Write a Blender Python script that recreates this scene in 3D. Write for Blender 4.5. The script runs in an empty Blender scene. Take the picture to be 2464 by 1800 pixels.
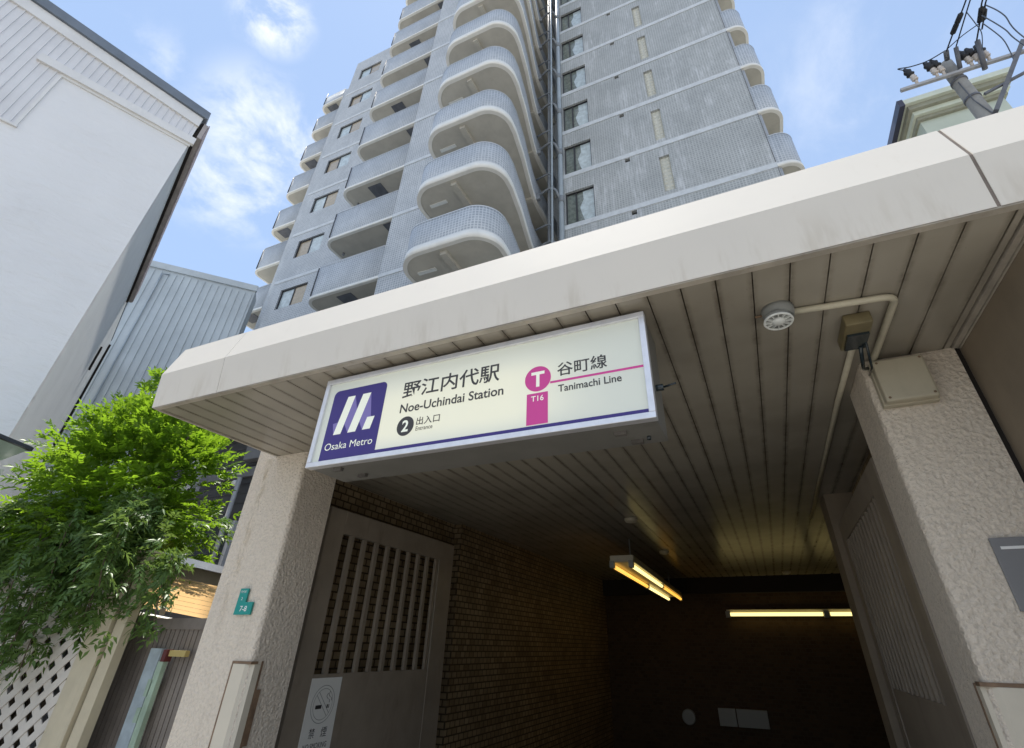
import bpy, math, random
import numpy as np
from mathutils import Vector, Matrix
random.seed(7); RNG = np.random.default_rng(7)
SC = bpy.context.scene
CZ = 1.6                       # eye height; all z below are metres above the eye unless a builder says otherwise

# ------------------------------------------------------------------ camera
cam = bpy.data.cameras.new('camera'); cam_o = bpy.data.objects.new('camera', cam); SC.collection.objects.link(cam_o)
YAW, PITCH, ROLL = math.radians(-24.19315), math.radians(31.49494), math.radians(1.20738)
fw = Vector((math.sin(YAW)*math.cos(PITCH), math.cos(YAW)*math.cos(PITCH), math.sin(PITCH)))
rt = Vector((math.cos(YAW), -math.sin(YAW), 0)); up = rt.cross(fw)
r2 = rt*math.cos(ROLL)+up*math.sin(ROLL); u2 = up*math.cos(ROLL)-rt*math.sin(ROLL)
mw = Matrix((( r2.x, u2.x, -fw.x, 0), (r2.y, u2.y, -fw.y, 0), (r2.z, u2.z, -fw.z, CZ), (0, 0, 0, 1)))
cam_o.matrix_world = mw
cam.sensor_width = 36; cam.sensor_fit = 'HORIZONTAL'; cam.lens = 1164.548/2464*36
cam.shift_x = (1232-1278.45)/2464; cam.shift_y = -(900-842.07)/2464
cam.clip_start = 0.05; cam.clip_end = 5000
SC.camera = cam_o

# ------------------------------------------------------------------ sky, sun, exposure
SUN = Vector((-0.18, 0.13, 0.975)).normalized()
SC.view_settings.view_transform = 'Standard'; SC.view_settings.look = 'None'
SC.view_settings.exposure = 0.72; SC.view_settings.gamma = 1
SKY_STRENGTH = 0.092
w = bpy.data.worlds.new('World'); SC.world = w; w.use_nodes = True
nt = w.node_tree; N = nt.nodes; L = nt.links; N.clear()
def wn(t, **kw):
    n = N.new(t)
    for k, v in kw.items(): setattr(n, k, v)
    return n
wout = wn('ShaderNodeOutputWorld'); bg = wn('ShaderNodeBackground'); bg.inputs[1].default_value = SKY_STRENGTH
sky = wn('ShaderNodeTexSky', sky_type='NISHITA'); sky.sun_disc = False
sky.sun_elevation = math.asin(SUN.z); sky.sun_rotation = math.atan2(SUN.x, SUN.y)
sky.air_density = 1.0; sky.dust_density = 0.15; sky.ozone_density = 2.0; sky.altitude = 20
tc = wn('ShaderNodeTexCoord')
# procedural clouds, each bank centred on its own direction in the sky
acc = None
for (d, r0, r1, sc, lo, amt) in [((-.630,.275,.725), .14, .03, 7.5, .41, .75), ((-.685,.30,.665), .14, .03, 8, .43, .7), ((-.530,.172,.832), .075, .015, 12, .38, .95), ((-.69,.14,.71), .10, .03, 9, .46, .35),
                          ((.293,.58,.76), .22, .05, 4, .47, .30), ((.5,-.6,.6), 1.0, .3, 3, .36, .85), ((-.3,-.75,.5), .9, .3, 3, .36, .85)]:  # last two: unseen banks behind the camera, enlarged to light front faces
    v = Vector(d).normalized()
    di = wn('ShaderNodeVectorMath', operation='DISTANCE'); di.inputs[1].default_value = v
    L.new(tc.outputs['Generated'], di.inputs[0])
    mr = wn('ShaderNodeMapRange', interpolation_type='SMOOTHSTEP'); mr.inputs[1].default_value = r0; mr.inputs[2].default_value = r1
    L.new(di.outputs['Value'], mr.inputs[0])
    mp = wn('ShaderNodeMapping'); mp.inputs['Location'].default_value = (v.x*9.1, v.y*5.3, v.z*3.7); mp.inputs['Scale'].default_value = (1, 1, 1.35)
    L.new(tc.outputs['Generated'], mp.inputs[0])
    no = wn('ShaderNodeTexNoise'); no.inputs['Scale'].default_value = sc; no.inputs['Detail'].default_value = 9; no.inputs['Roughness'].default_value = .62; no.inputs['Distortion'].default_value = .25
    L.new(mp.outputs[0], no.inputs['Vector'])
    m2 = wn('ShaderNodeMapRange', interpolation_type='SMOOTHSTEP'); m2.inputs[1].default_value = lo; m2.inputs[2].default_value = lo+.28; m2.inputs[4].default_value = amt
    L.new(no.outputs['Fac'], m2.inputs[0])
    mu = wn('ShaderNodeMath', operation='MULTIPLY'); L.new(mr.outputs[0], mu.inputs[0]); L.new(m2.outputs[0], mu.inputs[1])
    if acc is None: acc = mu
    else:
        mx = wn('ShaderNodeMath', operation='MAXIMUM'); L.new(acc.outputs[0], mx.inputs[0]); L.new(mu.outputs[0], mx.inputs[1]); acc = mx
# thin high veil that lightens the blue everywhere
veil = wn('ShaderNodeMix', data_type='RGBA'); veil.inputs[0].default_value = .45
L.new(sky.outputs[0], veil.inputs[6]); veil.inputs[7].default_value = (4.9, 6.5, 9.2, 1)
cl = wn('ShaderNodeMix', data_type='RGBA'); L.new(acc.outputs[0], cl.inputs[0]); L.new(veil.outputs[2], cl.inputs[6]); cl.inputs[7].default_value = (8.0, 8.2, 8.6, 1)
L.new(cl.outputs[2], bg.inputs[0]); L.new(bg.outputs[0], wout.inputs[0])

sl = bpy.data.lights.new('sun', 'SUN'); sl.energy = 4.6; sl.angle = math.radians(.53); sl.color = (1, .95, .87)
so = bpy.data.objects.new('sun', sl); SC.collection.objects.link(so)
so.rotation_euler = SUN.to_track_quat('Z', 'Y').to_euler(); so.location = (-20, 10, 40)

# ------------------------------------------------------------------ helpers
def srgb(r, g, b): return tuple(((c/255)/12.92 if c/255 <= .04045 else ((c/255+.055)/1.055)**2.4) for c in (r, g, b))
ORG = {}
def link(o): SC.collection.objects.link(o); return o
def thing(name, label, cat, loc=(0, 0, 0), group=None, kind=None):
    o = bpy.data.objects.new(name, None); o.empty_display_size = .2; link(o); o.location = (loc[0], loc[1], loc[2]+CZ)
    o['label'] = label; o['category'] = cat
    if group: o['group'] = group
    if kind: o['kind'] = kind
    ORG[o] = Vector(loc); return o
def tag(o, label, cat, group=None):
    o['label'] = label; o['category'] = cat
    if group: o['group'] = group
    return o
def struct(o): o['kind'] = 'structure'; return o
class MB:
    def __init__(s): s.v = []; s.f = []; s.uv = []; s.mi = []; s.sm = []; s.cur = 0; s.smooth = False
    def face(s, pts, uv=None):
        pts = [Vector(p) for p in pts]; i = len(s.v); s.v += pts; s.f.append(tuple(range(i, i+len(pts))))
        if uv is None:
            n = Vector((0, 0, 0))
            for k in range(1, len(pts)-1): n += (pts[k]-pts[0]).cross(pts[k+1]-pts[0])
            a = [abs(c) for c in n]
            if a[2] >= max(a[0], a[1]): uv = [(p.x, p.y) for p in pts]
            elif a[1] > a[0]*1.0001: uv = [(p.x, p.z) for p in pts]
            else: uv = [(p.y, p.z) for p in pts]
        s.uv += list(uv); s.mi.append(s.cur); s.sm.append(s.smooth)
    def box(s, x0, x1, y0, y1, z0, z1, skip=''):
        if '-z' not in skip: s.face([(x0,y1,z0),(x1,y1,z0),(x1,y0,z0),(x0,y0,z0)])
        if '+z' not in skip: s.face([(x0,y0,z1),(x1,y0,z1),(x1,y1,z1),(x0,y1,z1)])
        if '-y' not in skip: s.face([(x0,y0,z0),(x1,y0,z0),(x1,y0,z1),(x0,y0,z1)])
        if '+y' not in skip: s.face([(x1,y1,z0),(x0,y1,z0),(x0,y1,z1),(x1,y1,z1)])
        if '-x' not in skip: s.face([(x0,y1,z0),(x0,y0,z0),(x0,y0,z1),(x0,y1,z1)])
        if '+x' not in skip: s.face([(x1,y0,z0),(x1,y1,z0),(x1,y1,z1),(x1,y0,z1)])
        return s
    def obox(s, c, ax, ay, az, hx, hy, hz):          # oriented box
        c = Vector(c); ax, ay, az = Vector(ax).normalized()*hx, Vector(ay).normalized()*hy, Vector(az).normalized()*hz
        P = lambda i, j, k: c+ax*i+ay*j+az*k
        for q in ([(-1,1,-1),(1,1,-1),(1,-1,-1),(-1,-1,-1)], [(-1,-1,1),(1,-1,1),(1,1,1),(-1,1,1)], [(-1,-1,-1),(1,-1,-1),(1,-1,1),(-1,-1,1)],
                  [(1,1,-1),(-1,1,-1),(-1,1,1),(1,1,1)], [(-1,1,-1),(-1,-1,-1),(-1,-1,1),(-1,1,1)], [(1,-1,-1),(1,1,-1),(1,1,1),(1,-1,1)]):
            s.face([P(*t) for t in q])
        return s
    def bar(s, p0, p1, wdt, hgt, upv=(0, 0, 1)):     # rectangular bar between two points
        p0, p1 = Vector(p0), Vector(p1); d = (p1-p0); u = Vector(upv)
        sx = d.cross(u)
        if sx.length < 1e-6: sx = d.cross(Vector((0, 1, 0)))
        uu = sx.cross(d)
        return s.obox((p0+p1)/2, d, sx, uu, d.length/2, wdt/2, hgt/2)
    def prism(s, pts, z0, z1, cap=True):             # closed outline extruded in z
        n = len(pts); a = 0
        for i in range(n):
            p, q = pts[i], pts[(i+1) % n]; l = math.hypot(q[0]-p[0], q[1]-p[1])
            s.face([(p[0],p[1],z0),(q[0],q[1],z0),(q[0],q[1],z1),(p[0],p[1],z1)], [(a,z0),(a+l,z0),(a+l,z1),(a,z1)]); a += l
        if cap:
            s.face([(p[0],p[1],z1) for p in pts]); s.face([(p[0],p[1],z0) for p in reversed(pts)])
        return s
    def tube(s, pts, r, n=10, cap=True):
        pts = [Vector(p) for p in pts]; rings = []; ref = None; old = s.smooth; a = 0; acc = [0]
        for i in range(1, len(pts)): acc.append(acc[-1]+(pts[i]-pts[i-1]).length)
        for i, p in enumerate(pts):
            d = (pts[min(i+1, len(pts)-1)]-pts[max(i-1, 0)]).normalized()
            if ref is None or abs(ref.dot(d)) > .95: ref = Vector((0, 0, 1)) if abs(d.z) < .9 else Vector((1, 0, 0))
            sx = d.cross(ref).normalized(); sy = sx.cross(d); ref = sy
            rr = r[i] if isinstance(r, (list, tuple)) else r
            rings.append([p+(sx*math.cos(2*math.pi*k/n)+sy*math.sin(2*math.pi*k/n))*rr for k in range(n)])
        s.smooth = True
        for i in range(len(pts)-1):
            for k in range(n):
                k2 = (k+1) % n; u0, u1 = k/n*.3, (k+1)/n*.3
                s.face([rings[i][k], rings[i][k2], rings[i+1][k2], rings[i+1][k]], [(u0,acc[i]),(u1,acc[i]),(u1,acc[i+1]),(u0,acc[i+1])])
        s.smooth = False
        if cap: s.face(list(reversed(rings[0]))); s.face(rings[-1])
        s.smooth = old; return s
    def lathe(s, c, axis, prof, n=20):               # prof = [(radius, distance along axis)]
        c = Vector(c); ax = Vector(axis).normalized(); return s.tube([c+ax*h for r, h in prof], [max(r, 1e-4) for r, h in prof], n)
    def disc(s, c, axis, r, n=24):
        c = Vector(c); ax = Vector(axis).normalized(); t = Vector((0, 0, 1)) if abs(ax.z) < .9 else Vector((1, 0, 0)); u = t.cross(ax).normalized(); v = ax.cross(u)
        s.face([c+u*r*math.cos(2*math.pi*k/n)+v*r*math.sin(2*math.pi*k/n) for k in range(n)]); return s
    def build(s, name, mats, parent=None, off=None, bevel=0):
        o0 = ORG.get(parent, Vector((0, 0, 0))) if parent else None
        sub = o0 if parent is not None else Vector((0, 0, -CZ))
        me = bpy.data.meshes.new(name); me.from_pydata([tuple(p-sub) for p in s.v], [], s.f)
        ul = me.uv_layers.new(name='UVMap'); ul.data.foreach_set('uv', [c for q in s.uv for c in q])
        if not isinstance(mats, (list, tuple)): mats = [mats]
        for m in mats: me.materials.append(m)
        me.polygons.foreach_set('material_index', s.mi); me.polygons.foreach_set('use_smooth', s.sm)
        o = bpy.data.objects.new(name, me); link(o)
        if parent is not None: o.parent = parent; ORG[o] = o0
        import bmesh
        bm = bmesh.new(); bm.from_mesh(me); bmesh.ops.remove_doubles(bm, verts=bm.verts, dist=1e-4); bm.to_mesh(me); bm.free()
        if bevel:
            b = o.modifiers.new('bevel', 'BEVEL'); b.width = bevel; b.segments = 2; b.limit_method = 'ANGLE'; b.angle_limit = math.radians(50)
        return o
def dup(o, dx=0, dy=0, dz=0, parent=None, root=True):
    c = o.copy(); link(c)
    if parent is not None: c.parent = parent
    if root: c.location = (o.location.x+dx, o.location.y+dy, o.location.z+dz)
    ORG[c] = ORG.get(o, Vector((0, 0, 0)))
    for ch in list(o.children): dup(ch, parent=c, root=False)
    return c
def holes_wall(mb, x0, x1, z0, z1, Y, holes, depth):          # wall facing -Y with recessed openings (hx0,hx1,hz0,hz1)
    xs = sorted({x0, x1, *[h[0] for h in holes], *[h[1] for h in holes]}); zs = sorted({z0, z1, *[h[2] for h in holes], *[h[3] for h in holes]})
    for i in range(len(xs)-1):
        for j in range(len(zs)-1):
            cx, cz = (xs[i]+xs[i+1])/2, (zs[j]+zs[j+1])/2
            if any(h[0] < cx < h[1] and h[2] < cz < h[3] for h in holes): continue
            mb.face([(xs[i],Y,zs[j]),(xs[i+1],Y,zs[j]),(xs[i+1],Y,zs[j+1]),(xs[i],Y,zs[j+1])])
    for (a, b, c, d) in holes:
        D = Y+depth
        mb.face([(a,Y,c),(a,Y,d),(a,D,d),(a,D,c)]); mb.face([(b,Y,d),(b,Y,c),(b,D,c),(b,D,d)])
        mb.face([(a,Y,d),(b,Y,d),(b,D,d),(a,D,d)]); mb.face([(b,Y,c),(a,Y,c),(a,D,c),(b,D,c)])

# ------------------------------------------------------------------ materials
class MT:
    def __init__(s, name):
        s.m = bpy.data.materials.new(name); s.m.use_nodes = True; s.t = s.m.node_tree; s.n = s.t.nodes; s.l = s.t.links
        s.b = s.n['Principled BSDF']; s.uvn = s.n.new('ShaderNodeTexCoord'); s.geo = s.n.new('ShaderNodeNewGeometry')
    def node(s, t, **kw):
        n = s.n.new(t)
        for k, v in kw.items(): setattr(n, k, v)
        return n
    def noise(s, scale, detail=4, rough=.6, src='pos', stretch=(1, 1, 1), dist=0):
        mp = s.node('ShaderNodeMapping'); mp.inputs['Scale'].default_value = stretch
        s.l.new(s.geo.outputs['Position'] if src == 'pos' else s.uvn.outputs['UV'], mp.inputs[0])
        n = s.node('ShaderNodeTexNoise'); n.inputs['Scale'].default_value = scale; n.inputs['Detail'].default_value = detail; n.inputs['Roughness'].default_value = rough; n.inputs['Distortion'].default_value = dist
        s.l.new(mp.outputs[0], n.inputs['Vector']); return n.outputs['Fac']
    def ramp(s, fac, a, b, lo=0., hi=1.):
        r = s.node('ShaderNodeMapRange', interpolation_type='SMOOTHSTEP'); r.inputs[1].default_value = a; r.inputs[2].default_value = b; r.inputs[3].default_value = lo; r.inputs[4].default_value = hi
        s.l.new(fac, r.inputs[0]); return r.outputs[0]
    def mix(s, fac, a, b, mode='MIX'):
        n = s.node('ShaderNodeMix', data_type='RGBA', blend_type=mode)
        for sock, v in ((n.inputs[0], fac), (n.inputs[6], a), (n.inputs[7], b)):
            if hasattr(v, 'is_output') or isinstance(v, bpy.types.NodeSocket): s.l.new(v, sock)
            elif isinstance(v, (int, float)): sock.default_value = v
            else: sock.default_value = (*v[:3], 1)
        return n.outputs[2]
    def mul(s, a, b):
        n = s.node('ShaderNodeMath', operation='MULTIPLY')
        for sock, v in ((n.inputs[0], a), (n.inputs[1], b)):
            if isinstance(v, bpy.types.NodeSocket): s.l.new(v, sock)
            else: sock.default_value = v
        return n.outputs[0]
    def color(s, c):
        if isinstance(c, bpy.types.NodeSocket): s.l.new(c, s.b.inputs['Base Color'])
        else: s.b.inputs['Base Color'].default_value = (*c[:3], 1)
    def bump(s, h, strength=.3, dist=.01):
        n = s.node('ShaderNodeBump'); n.inputs['Strength'].default_value = strength; n.inputs['Distance'].default_value = dist
        s.l.new(h, n.inputs['Height']); s.l.new(n.outputs[0], s.b.inputs['Normal'])
    def set(s, **kw):
        for k, v in kw.items(): s.b.inputs[k.replace('_', ' ').title() if k != 'ior' else 'IOR'].default_value = v
    def brick(s, w, h, mortar, c1, c2, cm, offset=.5, uvscale=1):
        mp = s.node('ShaderNodeMapping'); mp.inputs['Scale'].default_value = (uvscale,)*3; s.l.new(s.uvn.outputs['UV'], mp.inputs[0])
        n = s.node('ShaderNodeTexBrick'); n.offset = offset; n.squash = 1
        n.inputs['Scale'].default_value = 1; n.inputs['Brick Width'].default_value = w; n.inputs['Row Height'].default_value = h; n.inputs['Mortar Size'].default_value = mortar; n.inputs['Mortar Smooth'].default_value = .1
        for k, c in (('Color1', c1), ('Color2', c2), ('Mortar', cm)): n.inputs[k].default_value = (*c, 1)
        s.l.new(mp.outputs[0], n.inputs['Vector']); return n
def plain(name, col, rough=.6, var=.12, scale=3, metallic=0, bump=0, bscale=40, bdist=.004, spec=.5, dirt=0, dirtcol=(.05, .04, .03), dstretch=(1, 1, .25)):
    m = MT(name); n = m.noise(scale, 5)
    c = m.mix(m.ramp(n, .3, .7), tuple(x*(1-var) for x in col), tuple(min(1, x*(1+var*.6)) for x in col))
    if dirt:
        d = m.noise(scale*2.2, 6, .7, stretch=dstretch); c = m.mix(m.ramp(d, .52, .80, 0, dirt), c, dirtcol)
    m.color(c); m.b.inputs['Roughness'].default_value = rough; m.b.inputs['Metallic'].default_value = metallic; m.b.inputs['Specular IOR Level'].default_value = spec
    if bump: m.bump(m.noise(bscale, 4, .6), bump, bdist)
    return m.m

# mosaic tile of the tower
def tower_tile(name, a, b, grout, streak=.0, rough=.5):
    m = MT(name); k = m.brick(.104, .104, .015, a, b, grout, 0)
    c = m.mix(m.ramp(m.noise(.9, 5, .65), .35, .7, 0, .35), k.outputs['Color'], tuple(x*.82 for x in a))
    # squares of retiled repair and pale mineral streaks
    if streak:
        s1 = m.noise(1.1, 6, .72, stretch=(1, 1, .33)); s2 = m.noise(11, 3, .6, stretch=(1, 1, .09))
        f = m.mul(m.ramp(s1, .44, .66), m.ramp(s2, .44, .66, .12, 1.)); c = m.mix(m.mul(f, streak), c, (.78, .80, .82))
    m.color(c); m.b.inputs['Roughness'].default_value = rough; m.bump(k.outputs['Fac'], -.25, .004); return m.m
M = {}
M['tile'] = tower_tile('blue_grey_mosaic_tile', (.305,.335,.36), (.39,.42,.445), (.60,.615,.62), .2)
M['tile_streak'] = tower_tile('stained_grey_mosaic_tile', (.275,.295,.292), (.345,.365,.36), (.48,.495,.49), .42)
M['band'] = plain('pale_band_tile', (.60, .63, .645), .5, .10, 4, dirt=.2, dirtcol=(.35, .37, .38))
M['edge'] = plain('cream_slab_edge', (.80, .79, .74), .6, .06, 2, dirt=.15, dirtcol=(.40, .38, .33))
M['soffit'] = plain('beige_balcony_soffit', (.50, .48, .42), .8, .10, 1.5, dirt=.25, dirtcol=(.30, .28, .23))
M['room'] = plain('beige_balcony_wall', (.45, .44, .40), .8, .1, 1.5)
M['hatch'] = plain('dark_hatch', (.12, .13, .15), .5, .2, 4)
M['dark'] = plain('dark_void', (.015, .015, .016), .8, .2, 4)
M['frame_dark'] = plain('dark_window_frame', (.03, .03, .035), .4, .1, 6)
M['pipe_blue'] = plain('grey_blue_pipe', (.33, .39, .44), .4, .1, 2, dirt=.2)
M['pipe_grey'] = plain('weathered_grey_pipe', (.22, .24, .26), .5, .15, 3, dirt=.3)
M['curtain_beige'] = plain('beige_curtain_glass', (.40, .34, .25), .08, .15, 8)
M['curtain_dim'] = plain('grey_green_curtain_glass', (.17, .20, .18), .08, .3, 6)
M['curtain_or_sky'] = plain('pale_curtain_or_sky_glass', (.50, .58, .60), .08, .2, 5)
def glass():
    m = MT('window_glass'); tr = m.node('ShaderNodeBsdfTransparent'); tr.inputs[0].default_value = (.82, .88, .88, 1); gl = m.node('ShaderNodeBsdfGlossy'); gl.inputs['Roughness'].default_value = .03
    fr = m.node('ShaderNodeFresnel'); fr.inputs[0].default_value = 1.7; mx = m.node('ShaderNodeMixShader')
    m.l.new(fr.outputs[0], mx.inputs[0]); m.l.new(tr.outputs[0], mx.inputs[1]); m.l.new(gl.outputs[0], mx.inputs[2]); m.l.new(mx.outputs[0], m.n['Material Output'].inputs[0]); return m.m
M['glass'] = glass()
M['rail'] = plain('painted_rail', (.35, .38, .42), .4)
# station
def fascia():
    m = MT('cream_fascia_panel'); base = (.69, .65, .58)
    st = m.noise(9, 4, .7, stretch=(1, 1, .10)); big = m.noise(1.6, 3)
    # drip stains start at the lower edge of the panels
    sep = m.node('ShaderNodeSeparateXYZ'); m.l.new(m.geo.outputs['Position'], sep.inputs[0])
    low = m.ramp(sep.outputs['Z'], CZ+1.70, CZ+1.45)
    c = m.mix(m.ramp(big, .3, .75, 0, .3), base, (.62, .59, .54)); c = m.mix(m.mul(m.mul(m.ramp(st, .48, .72), low), .32), c, (.40, .34, .25)); 
    c = m.mix(m.ramp(m.noise(14, 5, .7, stretch=(1, 1, .2)), .60, .85, 0, .18), c, (.45, .38, .27))
    m.color(c); m.b.inputs['Roughness'].default_value = .75; m.b.inputs['Specular IOR Level'].default_value = .2; m.bump(m.noise(3, 2), .06, .02); return m.m
M['fascia'] = fascia()
def spandrel():
    m = MT('aged_ceiling_panel'); sep = m.node('ShaderNodeSeparateXYZ'); m.l.new(m.uvn.outputs['UV'], sep.inputs[0])
    e = m.node('ShaderNodeMath', operation='PINGPONG'); m.l.new(sep.outputs['X'], e.inputs[0]); e.inputs[1].default_value = .5     # u: 0..1 across one panel
    edge = m.ramp(e.outputs[0], .20, .0)
    n = m.noise(5.5, 6, .72); n2 = m.noise(38, 4, .7); n3 = m.noise(1.5, 3)
    c = m.mix(m.ramp(n3, .3, .7), (.30, .272, .222), (.365, .335, .275))
    c = m.mix(m.mul(edge, m.ramp(n, .36, .70, .2, .75)), c, (.11, .088, .062))
    c = m.mix(m.mul(m.ramp(n, .56, .82), .30), c, (.26, .22, .17)); c = m.mix(m.ramp(n2, .66, .76, 0, .5), c, (.14, .115, .085))
    m.color(c); m.b.inputs['Roughness'].default_value = .24; return m.m
M['spandrel'] = spandrel()
M['soffit_trim'] = plain('aluminium_edge_trim', (.42, .38, .32), .5, .2, 6, dirt=.5, dirtcol=(.18, .12, .07))
def rough_render(name, col, dirt=.0):
    m = MT(name); v = m.node('ShaderNodeTexVoronoi'); v.inputs['Scale'].default_value = 46; m.l.new(m.geo.outputs['Position'], v.inputs['Vector'])
    n = m.noise(46, 5, .62, dist=.5); n2 = m.noise(120, 3)
    h = m.node('ShaderNodeMath', operation='ADD'); m.l.new(n, h.inputs[0]); m.l.new(m.mul(v.outputs['Distance'], .5), h.inputs[1])
    c = m.mix(m.ramp(n, .32, .60), tuple(x*.86 for x in col), col); c = m.mix(m.ramp(n2, .60, .72, 0, .45), c, tuple(x*.5 for x in col))
    if dirt: c = m.mix(m.ramp(m.noise(5, 6, .7, stretch=(1, 1, .3)), .5, .8, 0, dirt), c, (.20, .15, .10))
    m.color(c); m.b.inputs['Roughness'].default_value = .85; m.bump(h.outputs[0], 1.0, .014); return m.m
M['render'] = rough_render('rough_cast_render', (.745, .66, .55), .22)
M['render_side'] = M['render']
def stain():
    m = MT('rust_drip_stain'); m.color((.56, .42, .22)); m.b.inputs['Roughness'].default_value = .9
    n = m.noise(26, 6, .75, stretch=(1, 1, .3)); sep = m.node('ShaderNodeSeparateXYZ'); m.l.new(m.uvn.outputs['UV'], sep.inputs[0])
    pp = m.node('ShaderNodeMath', operation='PINGPONG'); pp.inputs[1].default_value = .5; m.l.new(sep.outputs['X'], pp.inputs[0])
    f = m.mul(m.mul(m.ramp(n, .42, .66), m.ramp(pp.outputs[0], .05, .45)), m.ramp(sep.outputs['Y'], 0., .6, 0, .34)); m.l.new(f, m.b.inputs['Alpha']); return m.m
M['stain'] = stain()
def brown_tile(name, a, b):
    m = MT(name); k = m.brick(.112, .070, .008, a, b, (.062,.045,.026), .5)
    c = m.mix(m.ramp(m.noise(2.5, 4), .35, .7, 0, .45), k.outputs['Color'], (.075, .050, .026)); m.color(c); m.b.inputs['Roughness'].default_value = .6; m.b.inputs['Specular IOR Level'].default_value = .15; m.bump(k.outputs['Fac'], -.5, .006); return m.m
M['brown_tile'] = brown_tile('brown_wall_tile', (.20,.145,.08), (.33,.255,.155)); M['shaded_tile'] = brown_tile('shade_darkened_wall_tile', (.045,.024,.010), (.075,.042,.018))  # second tile is the first with the far hall's shade coloured in
M['casing'] = plain('cream_steel_casing', (.62, .565, .46), .5, .05, 3, dirt=.06)
M['gate'] = plain('grey_beige_gate_paint', (.285, .242, .19), .5, .12, 3, dirt=.45, dirtcol=(.10, .07, .05))
M['wing'] = plain('brown_wing_wall', (.24, .195, .14), .7, .15, 2, dirt=.3)
M['joint_brown'] = plain('brown_joint_sealant', (.20, .165, .14), .8, .25, 8)
M['void'] = plain('brown_ceiling_void', (.06, .045, .03), .9)
M['gap'] = plain('black_joint', (.02, .015, .012), .9)
M['alu'] = plain('brushed_aluminium', (.74, .74, .76), .32, .06, 20, metallic=.55, dirt=.15, dirtcol=(.3, .28, .25))
M['boxgrey'] = plain('grey_sign_housing', (.16, .155, .14), .45, .1, 4, dirt=.3)
M['cream_plastic'] = plain('aged_cream_plastic', (.46, .415, .31), .45, .06, 5, dirt=.15)
M['conduit'] = plain('cream_conduit', (.56, .52, .40), .45, .08, 8, dirt=.35, dirtcol=(.25, .10, .05))
M['white_plastic'] = plain('white_plastic', (.72, .74, .72), .4, .05, 5)
M['grey_plastic'] = plain('grey_plastic', (.25, .26, .25), .5)
M['olive'] = plain('olive_brown_housing', (.20, .165, .085), .5, .15, 8, dirt=.3)
M['lens'] = plain('dark_lens', (.02, .03, .035), .12)
M['rust2'] = plain('tarnished_latch', (.11, .10, .09), .6, .3, 12)
M['rust'] = plain('rusty_steel', (.20, .13, .08), .7, .3, 12)
def emit(name, col, strength, base=(.8, .8, .8), var=0):
    m = MT(name); m.color(base); m.b.inputs['Emission Color'].default_value = (*col, 1); m.b.inputs['Emission Strength'].default_value = strength; return m.m
M['tube_warm'] = emit('lit_tube_amber', (1, .50, .07), .85)
M['tube_white'] = emit('lit_tube_pale', (1, .80, .30), 1.1)
def sign_face():
    m = MT('backlit_acrylic'); sep = m.node('ShaderNodeSeparateXYZ'); m.l.new(m.uvn.outputs['UV'], sep.inputs[0])
    # tubes behind the panel: brighter and yellower towards its middle
    a = m.ramp(sep.outputs['X'], 0, .22); b = m.ramp(sep.outputs['X'], 1., .62); c = m.ramp(sep.outputs['Y'], 0, .25, .5, 1); d = m.ramp(sep.outputs['Y'], 1., .55, .35, 1)
    f = m.mul(m.mul(a, b), m.mul(c, d)); m.color((.66, .67, .57)); m.b.inputs['Roughness'].default_value = .3
    m.l.new(m.mix(f, (.42, .50, .54), (1, .92, .60)), m.b.inputs['Emission Color']); m.l.new(m.ramp(f, 0, 1, .09, .19), m.b.inputs['Emission Strength']); return m.m
M['sign_face'] = sign_face()
def ink(name, col, e=.05): return emit(name, col, e, col)
M['purple'] = ink('dark_purple_print', (.035, .022, .16), .12); M['purple2'] = ink('lilac_print', (.17, .14, .36), .15)
M['ink'] = ink('charcoal_print', (.045, .042, .042), .02); M['magenta'] = ink('magenta_print', (.48, .045, .23), .16)
M['sign_white'] = ink('white_print', (.78, .80, .68), .16)
M['teal'] = plain('teal_enamel', (.004, .27, .235), .35, .04); M['white_print'] = plain('white_lettering', (.8, .8, .78), .5, .02)
M['black_print'] = plain('black_lettering', (.03, .03, .03), .5, .02); M['grey_print'] = plain('grey_lettering', (.30, .31, .30), .5, .02); M['paper'] = plain('white_sticker', (.78, .78, .74), .4, .04)
M['plaque'] = plain('grey_plaque', (.21, .21, .215), .45, .06)
# surroundings
def white_stucco():
    m = MT('white_stucco'); n = m.noise(2.2, 5, .6, stretch=(1, 1, 2.2), dist=.4); n2 = m.noise(.35, 3)
    c = m.mix(m.ramp(n2, .3, .7), (.76, .755, .75), (.83, .825, .82)); c = m.mix(m.ramp(m.noise(1.2, 6, .7, stretch=(1, 1, .3)), .55, .85, 0, .18), c, (.45, .45, .43))
    m.color(c); m.b.inputs['Roughness'].default_value = .8; m.bump(n, .5, .05); return m.m
M['stucco'] = white_stucco()
M['stucco_side'] = plain('grey_green_render', (.82, .84, .83), .8, .05, .6, dirt=.2, dirtcol=(.40, .44, .43), bump=.2, bscale=4, bdist=.02)
M['ribbed'] = plain('white_ribbed_siding', (.74, .735, .74), .5, .06, 1.5)
M['trim_white'] = plain('white_trim', (.77, .76, .74), .55, .06, 2)
M['roof_dark'] = plain('slate_blue_roof_edge', (.16, .19, .23), .45, .15, 2)
M['eave'] = plain('brown_eave', (.40, .36, .34), .6, .2, 3); M['eave_pink'] = plain('mauve_eave_edge', (.42, .36, .37), .6, .2, 5)
M['corr'] = plain('pale_blue_grey_sheet', (.55, .595, .61), .45, .10, .8, dirt=.2, dirtcol=(.24, .28, .30))
M['darkside'] = plain('charcoal_siding', (.055, .056, .062), .5, .15, 3); M['midgrey'] = plain('grey_band', (.17, .175, .19), .5, .1, 3)
M['cream_wood'] = plain('cream_painted_post', (.52, .46, .33), .6, .1, 3, dirt=.25, dstretch=(1, 1, .15))
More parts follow.
